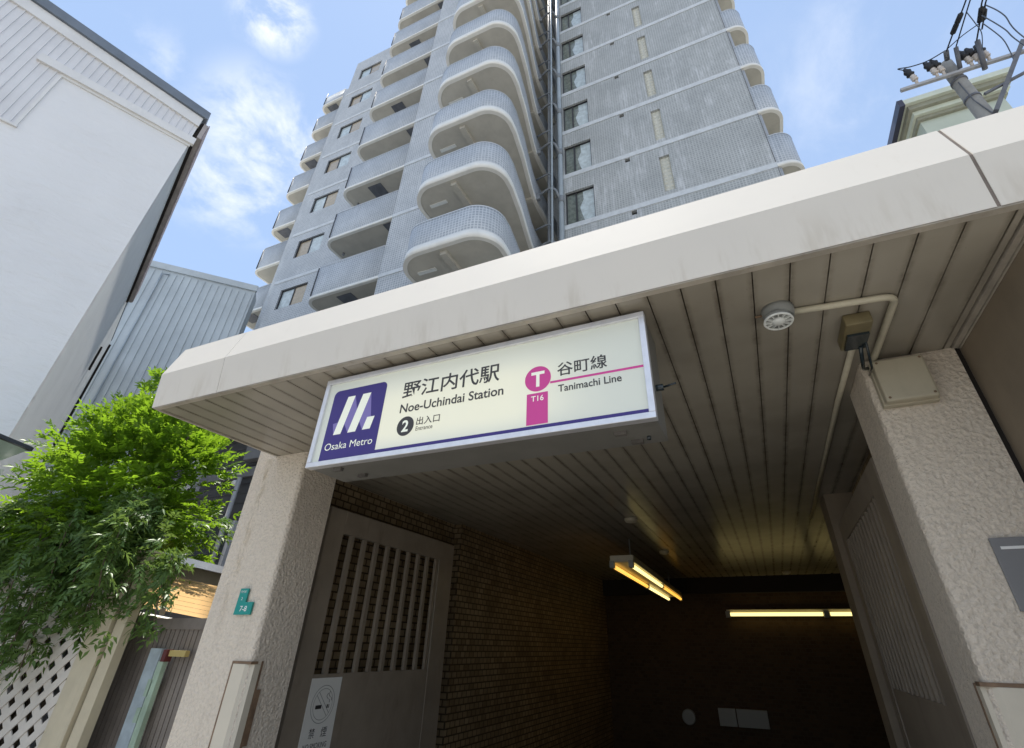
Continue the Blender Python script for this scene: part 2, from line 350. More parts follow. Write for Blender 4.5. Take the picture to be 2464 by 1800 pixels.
M['lattice'] = plain('pale_lattice', (.58, .54, .48), .6, .08, 4, dirt=.25)
M['slat'] = plain('brown_grey_slat', (.185, .160, .138), .55, .18, 4, dstretch=(1, 1, .1), dirt=.3)
M['bluepanel'] = plain('pale_blue_board', (.36, .43, .47), .6, .2, 6, dirt=.4, dirtcol=(.2, .24, .26)); M['greenpanel'] = plain('pale_green_frame', (.30, .40, .31), .6, .2, 6)
def boards():
    m = MT('sunlit_timber_board'); n = m.noise(6, 4, .6, stretch=(1, 5, 1)); c = m.mix(m.ramp(n, .3, .7), (.52, .34, .17), (.66, .45, .24)); m.color(c); m.b.inputs['Roughness'].default_value = .6
    tr = m.node('ShaderNodeBsdfTranslucent'); tr.inputs[0].default_value = (.75, .48, .22, 1); mx = m.node('ShaderNodeMixShader'); mx.inputs[0].default_value = .55
    m.l.new(m.b.outputs[0], mx.inputs[1]); m.l.new(tr.outputs[0], mx.inputs[2]); m.l.new(mx.outputs[0], m.n['Material Output'].inputs[0]); return m.m
M['boards'] = boards()
M['olive_wood'] = plain('olive_beam', (.19, .16, .10), .6)
def leafmat(name, a, b, tcol, tw):
    m = MT(name); r = m.node('ShaderNodeObjectInfo'); n = m.noise(2.2, 3, .6); n2 = m.noise(16, 2)
    c = m.mix(m.ramp(n2, .35, .65), a, b); m.color(c); m.b.inputs['Roughness'].default_value = .38; m.b.inputs['Specular IOR Level'].default_value = .4
    tr = m.node('ShaderNodeBsdfTranslucent'); m.l.new(m.mix(m.ramp(n, .35, .65), tcol, tuple(x*.8 for x in tcol)), tr.inputs[0]); mx = m.node('ShaderNodeMixShader'); mx.inputs[0].default_value = tw
    m.l.new(m.b.outputs[0], mx.inputs[1]); m.l.new(tr.outputs[0], mx.inputs[2]); m.l.new(mx.outputs[0], m.n['Material Output'].inputs[0]); return m.m
M['leaf'] = leafmat('bright_leaf', (.075, .16, .012), (.12, .22, .02), (.30, .50, .025), .5)
M['vineleaf'] = leafmat('dark_vine_leaf', (.070, .14, .035), (.12, .21, .055), (.20, .30, .06), .4)
M['bark'] = plain('brown_bark', (.10, .075, .05), .9, .2, 12)
M['conc'] = plain('pole_concrete', (.37, .345, .30), .8, .15, 4, dirt=.35, dirtcol=(.15, .14, .13)); M['iron'] = plain('galvanised_arm', (.13, .135, .15), .5, .2, 8)
M['galv'] = plain('pale_galvanised_tube', (.38, .38, .38), .45, .1, 8)
M['black'] = plain('black_rubber', (.012, .012, .014), .5); M['porcelain'] = plain('porcelain', (.58, .52, .46), .3, .1, 20)
M['wire'] = plain('black_cable', (.018, .020, .024), .5); M['wire_blue'] = plain('grey_blue_cable', (.10, .13, .18), .5)
M['green_wall'] = plain('pale_green_render', (.52, .57, .48), .7, .06, 1, dirt=.25, dirtcol=(.32, .34, .28)); M['green_trim'] = plain('pale_green_cornice', (.60, .64, .53), .6, .06, 1.5); M['navy'] = plain('navy_gutter', (.03, .032, .06), .4)
M['green_dark'] = plain('olive_moulding', (.30, .30, .23), .7)
def pave(name, c1, c2, w, h):
    m = MT(name); k = m.brick(w, h, .008, c1, c2, tuple(x*.45 for x in c1), .5); m.color(m.mix(m.ramp(m.noise(1.2, 6, .7), .4, .75, 0, .35), k.outputs['Color'], tuple(x*.6 for x in c1))); m.b.inputs['Roughness'].default_value = .85; m.bump(k.outputs['Fac'], -.3, .005); return m.m
M['pave'] = pave('pale_paving', (.33, .315, .285), (.38, .36, .325), .3, .3)
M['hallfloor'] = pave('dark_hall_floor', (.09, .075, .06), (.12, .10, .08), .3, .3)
M['asphalt'] = plain('asphalt', (.055, .055, .056), .9, .25, 3, bump=.5, bscale=120)
M['earth'] = plain('yard_earth', (.33, .31, .28), .95, .2, 2)
M['paint'] = plain('road_paint', (.72, .72, .70), .7, .1, 8)

def text_mesh(body, bold=0.0):
    c = bpy.data.curves.new('lettering', 'FONT'); c.body = body; c.offset = bold; c.resolution_u = 4
    o = bpy.data.objects.new('lettering', c); link(o); dg = bpy.context.evaluated_depsgraph_get(); dg.update()
    me = bpy.data.meshes.new_from_object(o.evaluated_get(dg)); bpy.data.objects.remove(o); bpy.data.curves.remove(c)
    v = np.array([tuple(p.co) for p in me.vertices]); f = [tuple(p.vertices) for p in me.polygons]; bpy.data.meshes.remove(me); return v, f
def text(mb, body, u0, u1, v0, v1, to3, bold=.0):    # fits the lettering into the measured box, mapped onto a plane by to3(u, v)
    v, f = text_mesh(body, bold); lo, hi = v.min(0), v.max(0)
    P = [to3(u0+(p[0]-lo[0])/(hi[0]-lo[0])*(u1-u0), v0+(p[1]-lo[1])/(hi[1]-lo[1])*(v1-v0)) for p in v]
    for q in f: mb.face([P[i] for i in q])

# ------------------------------------------------------------------ ground (one sheet with a stairwell opening), pavement, road
G = -CZ
HX0, HX1, HY0, HY1 = -3.74, 2.3, 7.4, 13.2           # stairwell opening
mb = MB()
xs = [-400, HX0, HX1, 400]; ys = [-400, HY0, HY1, 600]
for i in range(3):
    for j in range(3):
        if i == 1 and j == 1: continue
        mb.face([(xs[i],ys[j],G),(xs[i+1],ys[j],G),(xs[i+1],ys[j+1],G),(xs[i],ys[j+1],G)])
struct(mb.build('ground', M['earth']))
mb = MB(); mb.box(-30, 30, -2.6, 2.98, G+.004, G+.05); struct(mb.build('pavement', M['pave'])); mb = MB(); mb.box(-3.87, 1.02, 2.985, 7.39, G+.004, G+.052); struct(mb.build('hall_floor', M['hallfloor']))
mb = MB(); mb.box(-60, 60, -2.75, -2.6, G, G+.12); struct(mb.build('kerb', M['conc']))
mb = MB(); mb.face([(-60,-9,G+.006),(60,-9,G+.006),(60,-2.75,G+.006),(-60,-2.75,G+.006)]); struct(mb.build('road', M['asphalt']))
mb = MB(); mb.face([(-60,-3.3,G+.01),(60,-3.3,G+.01),(60,-3.15,G+.01),(-60,-3.15,G+.01)]); struct(mb.build('road_marking', M['paint']))

# ------------------------------------------------------------------ station entrance building
st = thing('station_entrance', 'cream canopied metro entrance with rough-cast columns and dark stairway hall', 'building', (-1.4, 3, G))
CX0, CX1 = -3.895, 3.6
SZ = 1.45
# canopy fascia: leaning lower face, chamfered upper face, roof
prof = [(1.865, 1.45), (1.83, 1.712), (1.908, 1.974), (2.0, 2.02)]
mb = MB()
joints = [CX0, -3.205, 1.088, CX1]
for i in range(3):
    a = joints[i]+(0, .002, .0065)[i]; b = joints[i+1]-(.002, .0065, 0)[i]
    for (p, q) in zip(prof, prof[1:]): mb.face([(a,p[0],p[1]),(b,p[0],p[1]),(b,q[0],q[1]),(a,q[0],q[1])])
    for x in (a, b): mb.face([(x,1.90,1.45),(x,1.865,1.45),(x,1.83,1.712),(x,1.908,1.974),(x,1.96,1.974)])
# left return: flat cheek of the canopy
mb.face([(CX0+.001,13.4,1.45),(CX0+.001,1.865,1.45),(CX0+.001,1.83,1.712),(CX0+.001,1.908,1.974),(CX0+.001,13.4,1.974)])
mb.face([(CX0,2.0,2.02),(CX1,2.0,2.02),(CX1,13.6,2.02),(CX0,13.6,2.02)]); mb.face([(CX1,1.865,1.45),(CX1,13.4,1.45),(CX1,13.4,2.02),(CX1,1.93,2.0)])
mb.build('fascia', M['fascia'], st)
mb = MB()
jp = [(1.868, 1.452), (1.834, 1.712), (1.911, 1.972), (1.95, 1.985)]
for x, w_ in ((joints[1], .006), (joints[2], .010)):
    mb = MB()
    for (p, q) in zip(jp, jp[1:]): mb.face([(x-w_,p[0],p[1]),(x+w_,p[0],p[1]),(x+w_,q[0],q[1]),(x-w_,q[0],q[1])])
    mb.build('fascia_joint', M['joint_brown'], st)
# slightly ragged aluminium edge between fascia and ceiling
mb = MB(); mb.box(CX0+.01, CX1, 1.869, 1.905, 1.444, 1.463); mb.box(CX0+.004, CX0+.03, 1.905, 2.995, 1.443, 1.46); mb.box(1.196, 1.222, 1.905, 2.999, 1.441, 1.462); mb.box(1.226, 1.234, 1.905, 2.999, 1.436, 1.462)
mb.build('ceiling_edge_trim', M['soffit_trim'], st)
# ceiling panels
mb = MB(); pw = .1566; x = .529+pw*4; px = []
while x > -3.9: px.append(x); x -= pw
px.append(-3.87)
px = sorted(set([p for p in px if p < 1.19]+[1.19]))
def panels(a, b, y0, y1, z, z2=None):
    z2 = z if z2 is None else z2
    mb.face([(a,y1,z2),(b,y1,z2),(b,y0,z),(a,y0,z)], [(0,y1),(1,y1),(1,y0),(0,y0)])
    mb.face([(a,y0,z),(a,y0,z+.02),(a,y1,z2+.02),(a,y1,z2)]); mb.face([(b,y0,z),(b,y1,z2),(b,y1,z2+.02),(b,y0,z+.02)])
for a, b in zip(px, px[1:]):
    jj = random.uniform(-.0012, .0012)
    panels(a+.003, b-.003, 1.905, 7.195, SZ+jj)
    panels(a+.003, b-.003, 7.205, 13.0, SZ+.001+jj)
x = 1.19
while x < 2.3: panels(x+.004, x+pw-.004, 7.205, 13.0, SZ+.001); x += pw
mb.build('ceiling_panel', M['spandrel'], st)
mb = MB(); mb.box(CX0+.02, 1.24, 1.90, 13.1, SZ+.016, SZ+.06); mb.box(1.24, 2.6, 3.3, 13.1, SZ+.016, SZ+.06); mb.build('ceiling_void', M['void'], st)
# columns: rounded inner corner
def column(x0, x1, y0, y1, side, z0, z1):
    mb = MB(); r = .035; P = []
    if side > 0: P = [(x0, y0)]+[(x1-r+r*math.sin(t), y0+r-r*math.cos(t)) for t in np.linspace(0, math.pi/2, 6)]+[(x1, y1), (x0, y1)]
    else: P = [(x0+r-r*math.cos(t), y0+r-r*math.sin(t)) for t in np.linspace(0, math.pi/2, 6)]+[(x1, y0), (x1, y1), (x0, y1)]
    mb.smooth = False; mb.prism(P, z0, z1); return mb
column(-4.125, -3.512, 3.0, 3.40, 1, G, SZ-.002).build('column', M['render'], st)
column(.752, 1.205, 3.0, 3.47, -1, G, SZ-.002).build('column', M['render'], st)
mb = MB(); mb.box(-4.125, CX0-.004, 3.0, 3.40, SZ-.002, 1.75); mb.build('column_head', M['render'], st)
mb = MB(); n = 8
for i in range(n):
    z0, z1 = -.2+1.63*i/n, -.2+1.63*(i+1)/n; xa = -3.962+.004*math.sin(i*2.1)
    mb.face([(xa-.065,2.996,z0),(xa+.075,2.996,z0),(xa+.075,2.996,z1),(xa-.065,2.996,z1)], [(0,i/n),(1,i/n),(1,(i+1)/n),(0,(i+1)/n)])
mb.build('drip_stain', M['stain'], st)
mb = MB(); mb.box(1.205, 1.235, 3.02, 3.45, G, SZ-.003); mb.build('expansion_joint', M['gap'], st)
# lower steel casings that house the gate tracks, with a dark seam round them
def casing(x0, x1, y0, z1, side):
    mb = MB(); r = .03
    if side > 0: P = [(x0, y0-.012), (x1-.05, y0-.012), (x1, y0+.03), (x1, y0+.085), (x0, y0+.085)]
    else: P = [(x0, y0+.03), (x0+.05, y0-.012), (x1, y0-.012), (x1, y0+.085), (x0, y0+.085)]
    mb.prism(P, G, z1); return mb
casing(-3.675, -3.500, 3.0, -.145, 1).build('track_casing', M['casing'], st, bevel=.004)
casing(.742, 1.203, 3.0, -.108, -1).build('track_casing', M['casing'], st, bevel=.004)
mb = MB(); mb.box(-3.69, -3.675, 2.990, 3.05, G, -.128); mb.box(-3.675, -3.497, 2.990, 3.05, -.145, -.128); mb.box(-3.503, -3.4985, 3.085, 3.10, G, -.128); mb.box(-3.508, -3.4975, 3.10, 3.135, -.62, -.30); mb.build('casing_seam', M['rust'], st); mb = MB()
mb.box(.736, 1.203, 2.991, 3.05, -.108, -.093); mb.box(.739, .7495, 3.085, 3.10, G, -.10); mb.build('casing_seam', M['rust'], st)
# hall walls of brown mosaic tile
mb = MB()
mb.box(-4.1, -3.87, 3.40, 6.10, G, SZ-.001); mb.box(-4.1, -3.745, 6.10, 13.2, -5, SZ-.001)           # left: gate pocket, then main wall
mb.box(1.02, 1.205, 3.47, 6.05, G, SZ-.001);             # right: pocket and pier
mb.box(1.205, 2.5, 6.3, 6.5, G, SZ-.001); mb.box(2.3, 2.5, 6.5, 13.2, -5, SZ-.001)
mb.box(-3.745, 2.3, 7.2, 7.395, -5, G-.002)
mb.build('tiled_wall', M['brown_tile'], st)
mb = MB(); mb.box(-4.1, 2.5, 13.2, 13.5, -5, SZ+.015); mb.build('end_wall', M['shaded_tile'], st)
mb = MB(); mb.box(-3.745, 2.3, 13.0, 13.2, 1.12, SZ+.016); mb.build('ceiling_beam', M['gap'], st)
mb = MB()
for i in range(15): mb.box(-3.745, 2.3, 7.395+i*.28, 7.395+(i+1)*.28, -5.0, G-.17*(i+1))
mb.box(-3.745, 2.3, 7.395+15*.28, 13.2, -5.0, G-.17*16); mb.build('stair', M['conc'], st)
mb = MB(); mb.box(CX0+.1, CX1-.1, 3.2, 13.4, SZ+.062, 2.0); mb.box(1.24, 3.3, 3.3, 6.2, G, SZ+.05); mb.box(2.52, 3.3, 6.2, 13.4, G, SZ+.05); mb.build('roof_slab', M['conc'], st)
mb = MB(); mb.box(.752, 1.204, 6.05, 6.5, G, SZ-.001); mb.build('pier', M['wing'], st)
# brown wing wall right of the column, under the canopy
mb = MB(); mb.box(1.236, 1.60, 1.98, 3.02, G, SZ+.01); mb.build('wing_wall', M['wing'], st)

# ------------------------------------------------------------------ illuminated station sign
SY = 1.993; SX0, SX1, S0, S1 = -2.308, -.291, .854, 1.421
sg = thing('station_sign', 'long backlit station name sign box hanging under the canopy', 'sign', (-1.3, 2.15, .854))
mb = MB(); mb.box(SX0+.006, SX1-.006, SY+.03, 2.30, S0+.004, S1-.004); mb.build('housing', M['boxgrey'], sg, bevel=.004)
mb = MB(); t = .03
for (a, b, c, d) in ((SX0, SX1, S0, S0+t), (SX0, SX1, S1-t, S1)): mb.box(a, b, SY-.012, SY+.034, c, d)
for (a, b) in ((SX0, SX0+t), (SX1-t, SX1)): mb.box(a, b, SY-.0118, SY+.0338, S0+t, S1-t)
mb.build('frame', M['alu'], sg, bevel=.003)
mb = MB(); mb.face([(SX0+t,SY+.004,S0+t),(SX1-t,SY+.004,S0+t),(SX1-t,SY+.004,S1-t),(SX0+t,SY+.004,S1-t)], [(0,0),(1,0),(1,1),(0,1)]); fp = mb.build('face_panel', M['sign_face'], sg)
sp = lambda lay: (lambda u, v: (u, SY+.004-.0012*lay, v))
def poly(mb, pts, f): mb.face([f(*p) for p in pts])
def flat_disc(mb, cx, cz, rx, rz, f, n=40): mb.face([f(cx+rx*math.cos(2*math.pi*k/n), cz+rz*math.sin(2*math.pi*k/n)) for k in range(n)])
mb = MB(); f = sp(1); r = .035
P = [(-2.232, .886), (SX1-t, .886), (SX1-t, .906), (-1.830, .908)]+[(-1.829-r+r*math.cos(a), 1.336-r+r*math.sin(a)) for a in np.linspace(0, math.pi/2, 7)]+[(-2.232+r+r*math.cos(a), 1.336-r+r*math.sin(a)) for a in np.linspace(math.pi/2, math.pi, 7)]
poly(mb, P, f); mb.build('emblem_panel', M['purple'], sg)
mb = MB(); f = sp(2)
for q in ([(-2.187,1.114),(-2.143,1.119),(-2.165,1.041)], [(-2.057,1.28),(-2.0005,1.115),(-2.058,1.042),(-2.109,1.118)], [(-1.938,1.277),(-1.905,1.121),(-1.951,1.044),(-1.999,1.118)]): poly(mb, q, f)
mb.build('emblem_fold', M['purple2'], sg)
mb = MB(); f = sp(3)
for q in ([(-2.165,1.040),(-2.109,1.040),(-2.057,1.280),(-2.113,1.280)], [(-2.058,1.040),(-1.999,1.040),(-1.938,1.280),(-1.999,1.280)], [(-1.951,1.043),(-1.895,1.043),(-1.877,1.119),(-1.931,1.119)]): poly(mb, q, f)
text(mb, 'Osaka Metro', -2.205, -1.858, .947, .990, f, .0); mb.build('emblem_lettering', M['sign_white'], sg)
mb = MB(); f = sp(1)
text(mb, '野江内代駅', -1.703, -1.078, 1.193, 1.302, f, .012); text(mb, 'Noe-Uchindai Station', -1.702, -1.050, 1.105, 1.160, f, .016)
mb.build('station_lettering', M['ink'], sg); mb = MB(); flat_disc(mb, -1.647, 1.021, .056, .057, f); text(mb, '出入口', -1.576, -1.426, 1.015, 1.062, f, .008); text(mb, 'Entrance', -1.574, -1.466, .983, 1.007, f, .004)
mb.build('exit_lettering', M['ink'], sg); mb = MB(); text(mb, '谷町線', -.752, -.494, 1.152, 1.229, f, .010); mb.build('line_lettering', M['ink'], sg); mb = MB(); text(mb, 'Tanimachi Line', -.748, -.430, 1.064, 1.103, f, .014)
mb.build('line_lettering', M['ink'], sg)
mb = MB(); flat_disc(mb, -.857, 1.160, .0715, .0715, f); poly(mb, [(-.916,.912),(-.802,.912),(-.802,1.080),(-.916,1.080)], f); poly(mb, [(-.79,1.120),(SX1-t,1.118),(SX1-t,1.130),(-.79,1.132)], f); mb.build('line_symbol', M['magenta'], sg)
mb = MB(); f = sp(2); text(mb, 'T', -.893, -.820, 1.114, 1.200, f, .03); text(mb, 'T16', -.892, -.824, 1.035, 1.065, f, .01); text(mb, '2', -1.669, -1.625, .987, 1.056, f, .025); mb.build('symbol_lettering', M['sign_white'], sg)
mb = MB()
for (x, y) in ((-2.13, 2.06), (-2.07, 2.20), (-.48, 2.10), (-.43, 2.23)): mb = MB(); mb.box(x-.028, x+.028, y-.012, y+.012, S0-.014, S0+.006); mb.build('latch', M['rust2'], sg)
mb = MB(); mb.tube([(SX1-.02,2.12,1.06),(SX1+.03,2.12,1.06)], .016, 10); mb.tube([(SX1+.03,2.12,1.06),(SX1+.09,2.11,1.065)], .005, 6); mb.tube([(-.37,2.2,S0+.01),(-.37,2.2,S0-.012)], .010, 8); mb.build('fixing', M['lens'], sg)
mb = MB()
for x in (-2.0, -1.3, -.6): mb.box(x-.025, x+.025, 2.10, 2.20, S1-.004, SZ-.001)
mb.build('hanger', M['rust'], sg)

# ------------------------------------------------------------------ folding gates standing open along the hall walls
def gate(X, s, y0, y1, gy0, gy1, gz0, gz1, zt, nb, label, nm):
    g = thing(nm, label, 'gate', (X, (y0+y1)/2, G))
    e0, e1 = (X-.05, X) if s > 0 else (X, X+.05)
    mb = MB(); mb.box(e0, e1, y0, gy0, G+.03, zt); mb.box(e0, e1, gy1, y1, G+.03, zt); mb.box(e0, e1, gy0, gy1, gz1, zt); mb.build('gate_frame', M['gate'], g, bevel=.004)
    mb = MB(); mb.box(e0+.006, e1-.004*s if s > 0 else e1, gy0, gy1, G+.03, gz0); mb.build('lower_panel', M['gate'], g)
    for k in range(nb):
        yc = gy0+(gy1-gy0)*(k+.78)/nb
        mb = MB(); mb.box(e0+.008, e1-.008, yc-.022, yc+.022, gz0, gz1); mb.build('grille_bar', M['gate'], g)
    return g
gate(-3.64, 1, 3.56, 5.78, 3.77, 5.47, -.235, .895, 1.105, 9, 'grey steel gate with upright bars folded against the left tiled wall', 'entrance_gate')
gate(.80, -1, 3.74, 5.96, 4.03, 5.76, -.245, .935, 1.11, 12, 'grey steel gate with upright bars folded against the right tiled wall', 'entrance_gate')
ns = thing('no_smoking_sticker', 'white no smoking notice on the lower panel of the left gate', 'notice', (-3.64, 3.94, -.5))
gx = lambda lay: (lambda u, v: (-3.6395+.001*lay+.0035, u, v))
mb = MB(); mb.box(-3.6395, -3.6362, 3.760, 4.118, -.80, -.262); mb.build('sheet', M['paper'], ns)
def ring(mb, cx, cz, r0, r1, f, n=48):
    for k in range(n):
        a, b = 2*math.pi*k/n, 2*math.pi*(k+1)/n
        mb.face([f(cx+r0*math.cos(a), cz+r0*math.sin(a)), f(cx+r1*math.cos(a), cz+r1*math.sin(a)), f(cx+r1*math.cos(b), cz+r1*math.sin(b)), f(cx+r0*math.cos(b), cz+r0*math.sin(b))])
mb = MB(); f = gx(1); ring(mb, 3.938, -.447, .128, .133, f); ring(mb, 3.938, -.447, .106, .110, f); c, s_ = math.cos(.785), math.sin(.785)
for o in (-.017, .012): poly(mb, [(3.938+(-.107)*c-o*s_, -.447+.107*s_-o*c), (3.938+.107*c-o*s_, -.447-.107*s_-o*c), (3.938+.107*c-(o+.005)*s_, -.447-.107*s_-(o+.005)*c), (3.938-.107*c-(o+.005)*s_, -.447+.107*s_-(o+.005)*c)], f)
mb.build('ban_symbol', M['grey_print'], ns)
mb = MB(); f = gx(2); poly(mb, [(3.856,-.478),(3.925,-.478),(3.925,-.452),(3.856,-.452)], f); poly(mb, [(3.985,-.478),(4.000,-.478),(4.000,-.452),(3.985,-.452)], f); poly(mb, [(4.006,-.478),(4.014,-.478),(4.014,-.452),(4.006,-.452)], f)
mb.build('cigarette', M['black_print'], ns); mb = MB()
for (ox, oz) in ((0, 0), (.022, .012)):
    pts = [(3.978+ox, -.372+oz), (3.966+ox, -.395+oz), (3.985+ox, -.412+oz), (4.004+ox, -.418+oz), (4.008+ox, -.440+oz)]
    for a, b in zip(pts, pts[1:]): poly(mb, [(a[0]-.003,a[1]),(a[0]+.003,a[1]),(b[0]+.003,b[1]),(b[0]-.003,b[1])], f)
mb.build('smoke_mark', M['black_print'], ns); mb = MB(); text(mb, '禁', 3.842, 3.905, -.672, -.605, f, 0); text(mb, '煙', 3.975, 4.042, -.672, -.605, f, 0); mb.build('lettering', M['black_print'], ns); mb = MB(); text(mb, 'NO SMOKING', 3.805, 4.066, -.742, -.705, f, 0); mb.build('lettering', M['black_print'], ns)

# ------------------------------------------------------------------ small fittings under the canopy
t = thing('siren_speaker', 'round white finned siren speaker fixed to the canopy ceiling', 'speaker', (.302, 2.235, SZ))
ax = Vector((-.03, -.10, -1)).normalized(); c0 = Vector((.318, 2.262, SZ))
mb = MB(); mb.lathe(c0, (0, 0, -1), [(.075, -.002), (.075, .02), (.066, .055)], 24); mb.build('base', M['grey_plastic'], t)
fc = Vector((.305, 2.232, 1.362)); mb = MB(); mb.lathe(fc-ax*.04, ax, [(.045, 0), (.062, .02), (.060, .034)], 24); mb.build('horn', M['grey_plastic'], t)
u_ = ax.cross(Vector((1, 0, 0))).normalized(); v_ = ax.cross(u_)
mb = MB()
mb.tube([fc+(u_*math.cos(a)+v_*math.sin(a))*.062 for a in np.linspace(0, 2*math.pi, 33)], .0055, 8, cap=False)
for k in range(12):
    a = 2*math.pi*k/12; d = u_*math.cos(a)+v_*math.sin(a); mb.obox(fc+d*.046, d, ax, d.cross(ax), .017, .006, .0018)
mb.lathe(fc-ax*.004, ax, [(.032, 0), (.030, .008), (.015, .014), (.004, .016)], 20); mb.build('grille', M['white_plastic'], t)
mb = MB(); mb.tube([c0+Vector((-.07, .0, -.02)), c0+Vector((-.105, .0, -.02))], .006, 6); mb.tube([c0+Vector((-.02, .07, -.02)), c0+Vector((-.02, .105, -.03))], .007, 6); mb.build('fixing_screw', M['rust'], t)
def conduit(name, label, pts, r):
    mb = MB(); mb.tube(pts, r, 10); return tag(mb.build(name, M['conduit']), label, 'conduit')
def arc(p, a, b, q, n=6): return [Vector(p)*(1-s)**2+Vector(a)*2*s*(1-s)+Vector(q)*s**2 for s in np.linspace(0, 1, n)]
zc = SZ-.021
conduit('conduit_pipe', 'cream elbow conduit from the siren speaker to the right column', [(.375, 2.277, zc), (.765, 2.313, zc)]+arc((.765,2.313,zc), (.817,2.318,zc), None, (.822,2.37,zc))+[(.812, 2.965, zc), (.812, 2.97, zc)], .0165)
conduit('conduit_pipe', 'long straight cream conduit running back into the hall', [(.690, 2.70, zc), (.678, 3.5, zc), (.680, 7.08, zc)], .0165)
t = thing('sensor_box', 'olive square sensor box with dark window beside the ceiling conduit', 'sensor', (.68, 2.55, SZ))
mb = MB(); mb.box(.615, .735, 2.435, 2.70, 1.385, SZ-.001); mb.build('housing', M['olive'], t, bevel=.006)
mb = MB(); mb.box(.628, .726, 2.53, 2.68, 1.372, 1.386); mb.build('window', M['lens'], t)
mb = MB(); mb.tube([(.70,2.66,1.375),(.715,2.80,1.33),(.745,2.93,1.37),(.79,2.985,1.395)], .010, 8); mb.tube([(.72,2.62,1.375),(.745,2.78,1.30),(.77,2.97,1.345)], .006, 6); mb.build('cable', M['lens'], t)
t = thing('junction_box', 'cream square junction box screwed to the right rough-cast column', 'box', (.9, 2.94, 1.15))
mb = MB(); mb.box(.785, 1.025, 2.905, 2.999, 1.150, 1.400); mb.build('lid', M['cream_plastic'], t, bevel=.012)
mb = MB(); mb.box(.778, 1.032, 2.955, 2.999, 1.143, 1.407); mb.build('back_plate', M['cream_plastic'], t, bevel=.006)
mb = MB()
for (x, z) in ((.805, 1.17), (1.005, 1.17), (1.005, 1.38), (.805, 1.38)): mb.disc((x, 2.9035, z), (0, -1, 0), .007, 10)
mb.build('screw', M['rust'], t)
t = thing('wall_plaque', 'grey metal plaque with a white bar on the right column', 'plaque', (1.09, 2.99, .3))
mb = MB(); mb.box(.978, 1.20, 2.984, 2.999, .165, .462); mb.build('plate', M['plaque'], t, bevel=.002)
mb = MB(); mb.box(1.006, 1.19, 2.981, 2.9838, .412, .424); mb.build('white_bar', M['white_print'], t)
t = thing('address_plate', 'green stepped address plate on the left column', 'plate', (-3.73, 2.99, .26))
mb = MB(); y0, y1 = 2.980, 2.992
P = [(-3.818,.168),(-3.640,.168),(-3.640,.254),(-3.725,.254),(-3.725,.350),(-3.812,.350)]
mb.face([(p[0],y0,p[1]) for p in P]); mb.face([(p[0],y1,p[1]) for p in reversed(P)])
for a, b in zip(P, P[1:]+P[:1]): mb.face([(a[0],y1,a[1]),(b[0],y1,b[1]),(b[0],y0,b[1]),(a[0],y0,a[1])])
mb.build('plate', M['teal'], t)
mb = MB(); f = lambda u, v: (u, y0-.0012, v)
text(mb, '7-8', -3.762, -3.688, .190, .228, f, .012); text(mb, '2', -3.778, -3.762, .268, .288, f); text(mb, '内代町', -3.800, -3.738, .318, .336, f)
mb.build('lettering', M['white_print'], t)

# fluorescent luminaires in the hall
def luminaire(name, label, origin, ang, length, nt_, sep_, tubes, hang):
    t = thing(name, label, 'lamp', origin); o = Vector(origin); d = Vector((math.sin(ang), math.cos(ang), 0)); s = Vector((math.cos(ang), -math.sin(ang), 0)); z = Vector((0, 0, 1))
    mb = MB(); mb.obox(o+d*length/2+z*.055, d, s, z, length/2, sep_*.62, .045); mb.build('housing', M['cream_plastic'], t, bevel=.01)
    n = len(tubes)
    for k, row in enumerate(tubes):
        seg = length/len(row)
        for i, mat in enumerate(row):
            off = s*((k-(n-1)/2)*sep_)
            mb = MB(); mb.tube([o+off+d*(seg*i+.06)-z*.035, o+off+d*(seg*(i+1)-.06)-z*.035], .026, 12); mb.build('tube', M[mat], t)
        for i in range(len(row)+1):
            off = s*((k-(n-1)/2)*sep_); mb = MB(); p = o+off+d*(seg*i)-z*.02; mb.obox(p, d, s, z, .045, .030, .045); mb.build('socket', M['grey_plastic'], t)
    if hang:
        mb = MB()
        for q in (.12, .88): mb.tube([o+d*length*q+z*.09, o+d*length*q+z*(SZ-o.z-.001)], .010, 6)
        mb.build('hanging_rod', M['grey_plastic'], t)
    return t
luminaire('fluorescent_lamp', 'amber twin-tube lamp hanging lengthwise from the hall ceiling', (-1.785, 7.21, 1.02), math.radians(-2.0), 5.55, 2, .267, [('tube_warm', 'tube_white'), ('tube_white', 'tube_warm')], True)
t = thing('fluorescent_lamp', 'yellow single-tube lamp running across the far hall wall', 'lamp', (.4, 13.1, .66))
mb = MB(); mb.box(-.93, 2.05, 13.09, 13.19, .655, .79); mb.build('housing', M['cream_plastic'], t, bevel=.008)
for a, b in ((-.87, .98), (1.12, 2.0)):
    mb = MB(); mb.tube([(a,13.03,.69),(b,13.03,.69)], .035, 12); mb.build('tube', M['tube_white'], t)
for x in (-.90, 1.05, 2.03): mb = MB(); mb.box(x-.05, x+.05, 12.985, 13.089, .63, .75); mb.build('socket', M['grey_plastic'], t)
def smoke(x, y, lab):
    mb = MB(); mb.lathe((x, y, SZ+.002), (0, 0, -1), [(.085, 0), (.085, .02), (.07, .045), (.03, .055), (.004, .056)], 20); tag(mb.build('smoke_detector', M['cream_plastic']), lab, 'detector', 'smoke detectors on the hall ceiling')
smoke(-1.45, 6.52, 'round smoke detector on the ceiling just above the amber lamp'); smoke(-1.50, 9.13, 'round smoke detector on the ceiling behind the amber lamp')
smoke(.45, 12.4, 'round smoke detector on the ceiling before the far beam')
t = thing('wall_sign', 'white two-part sign board low on the far hall wall', 'sign', (-.95, 13.19, -1.2))
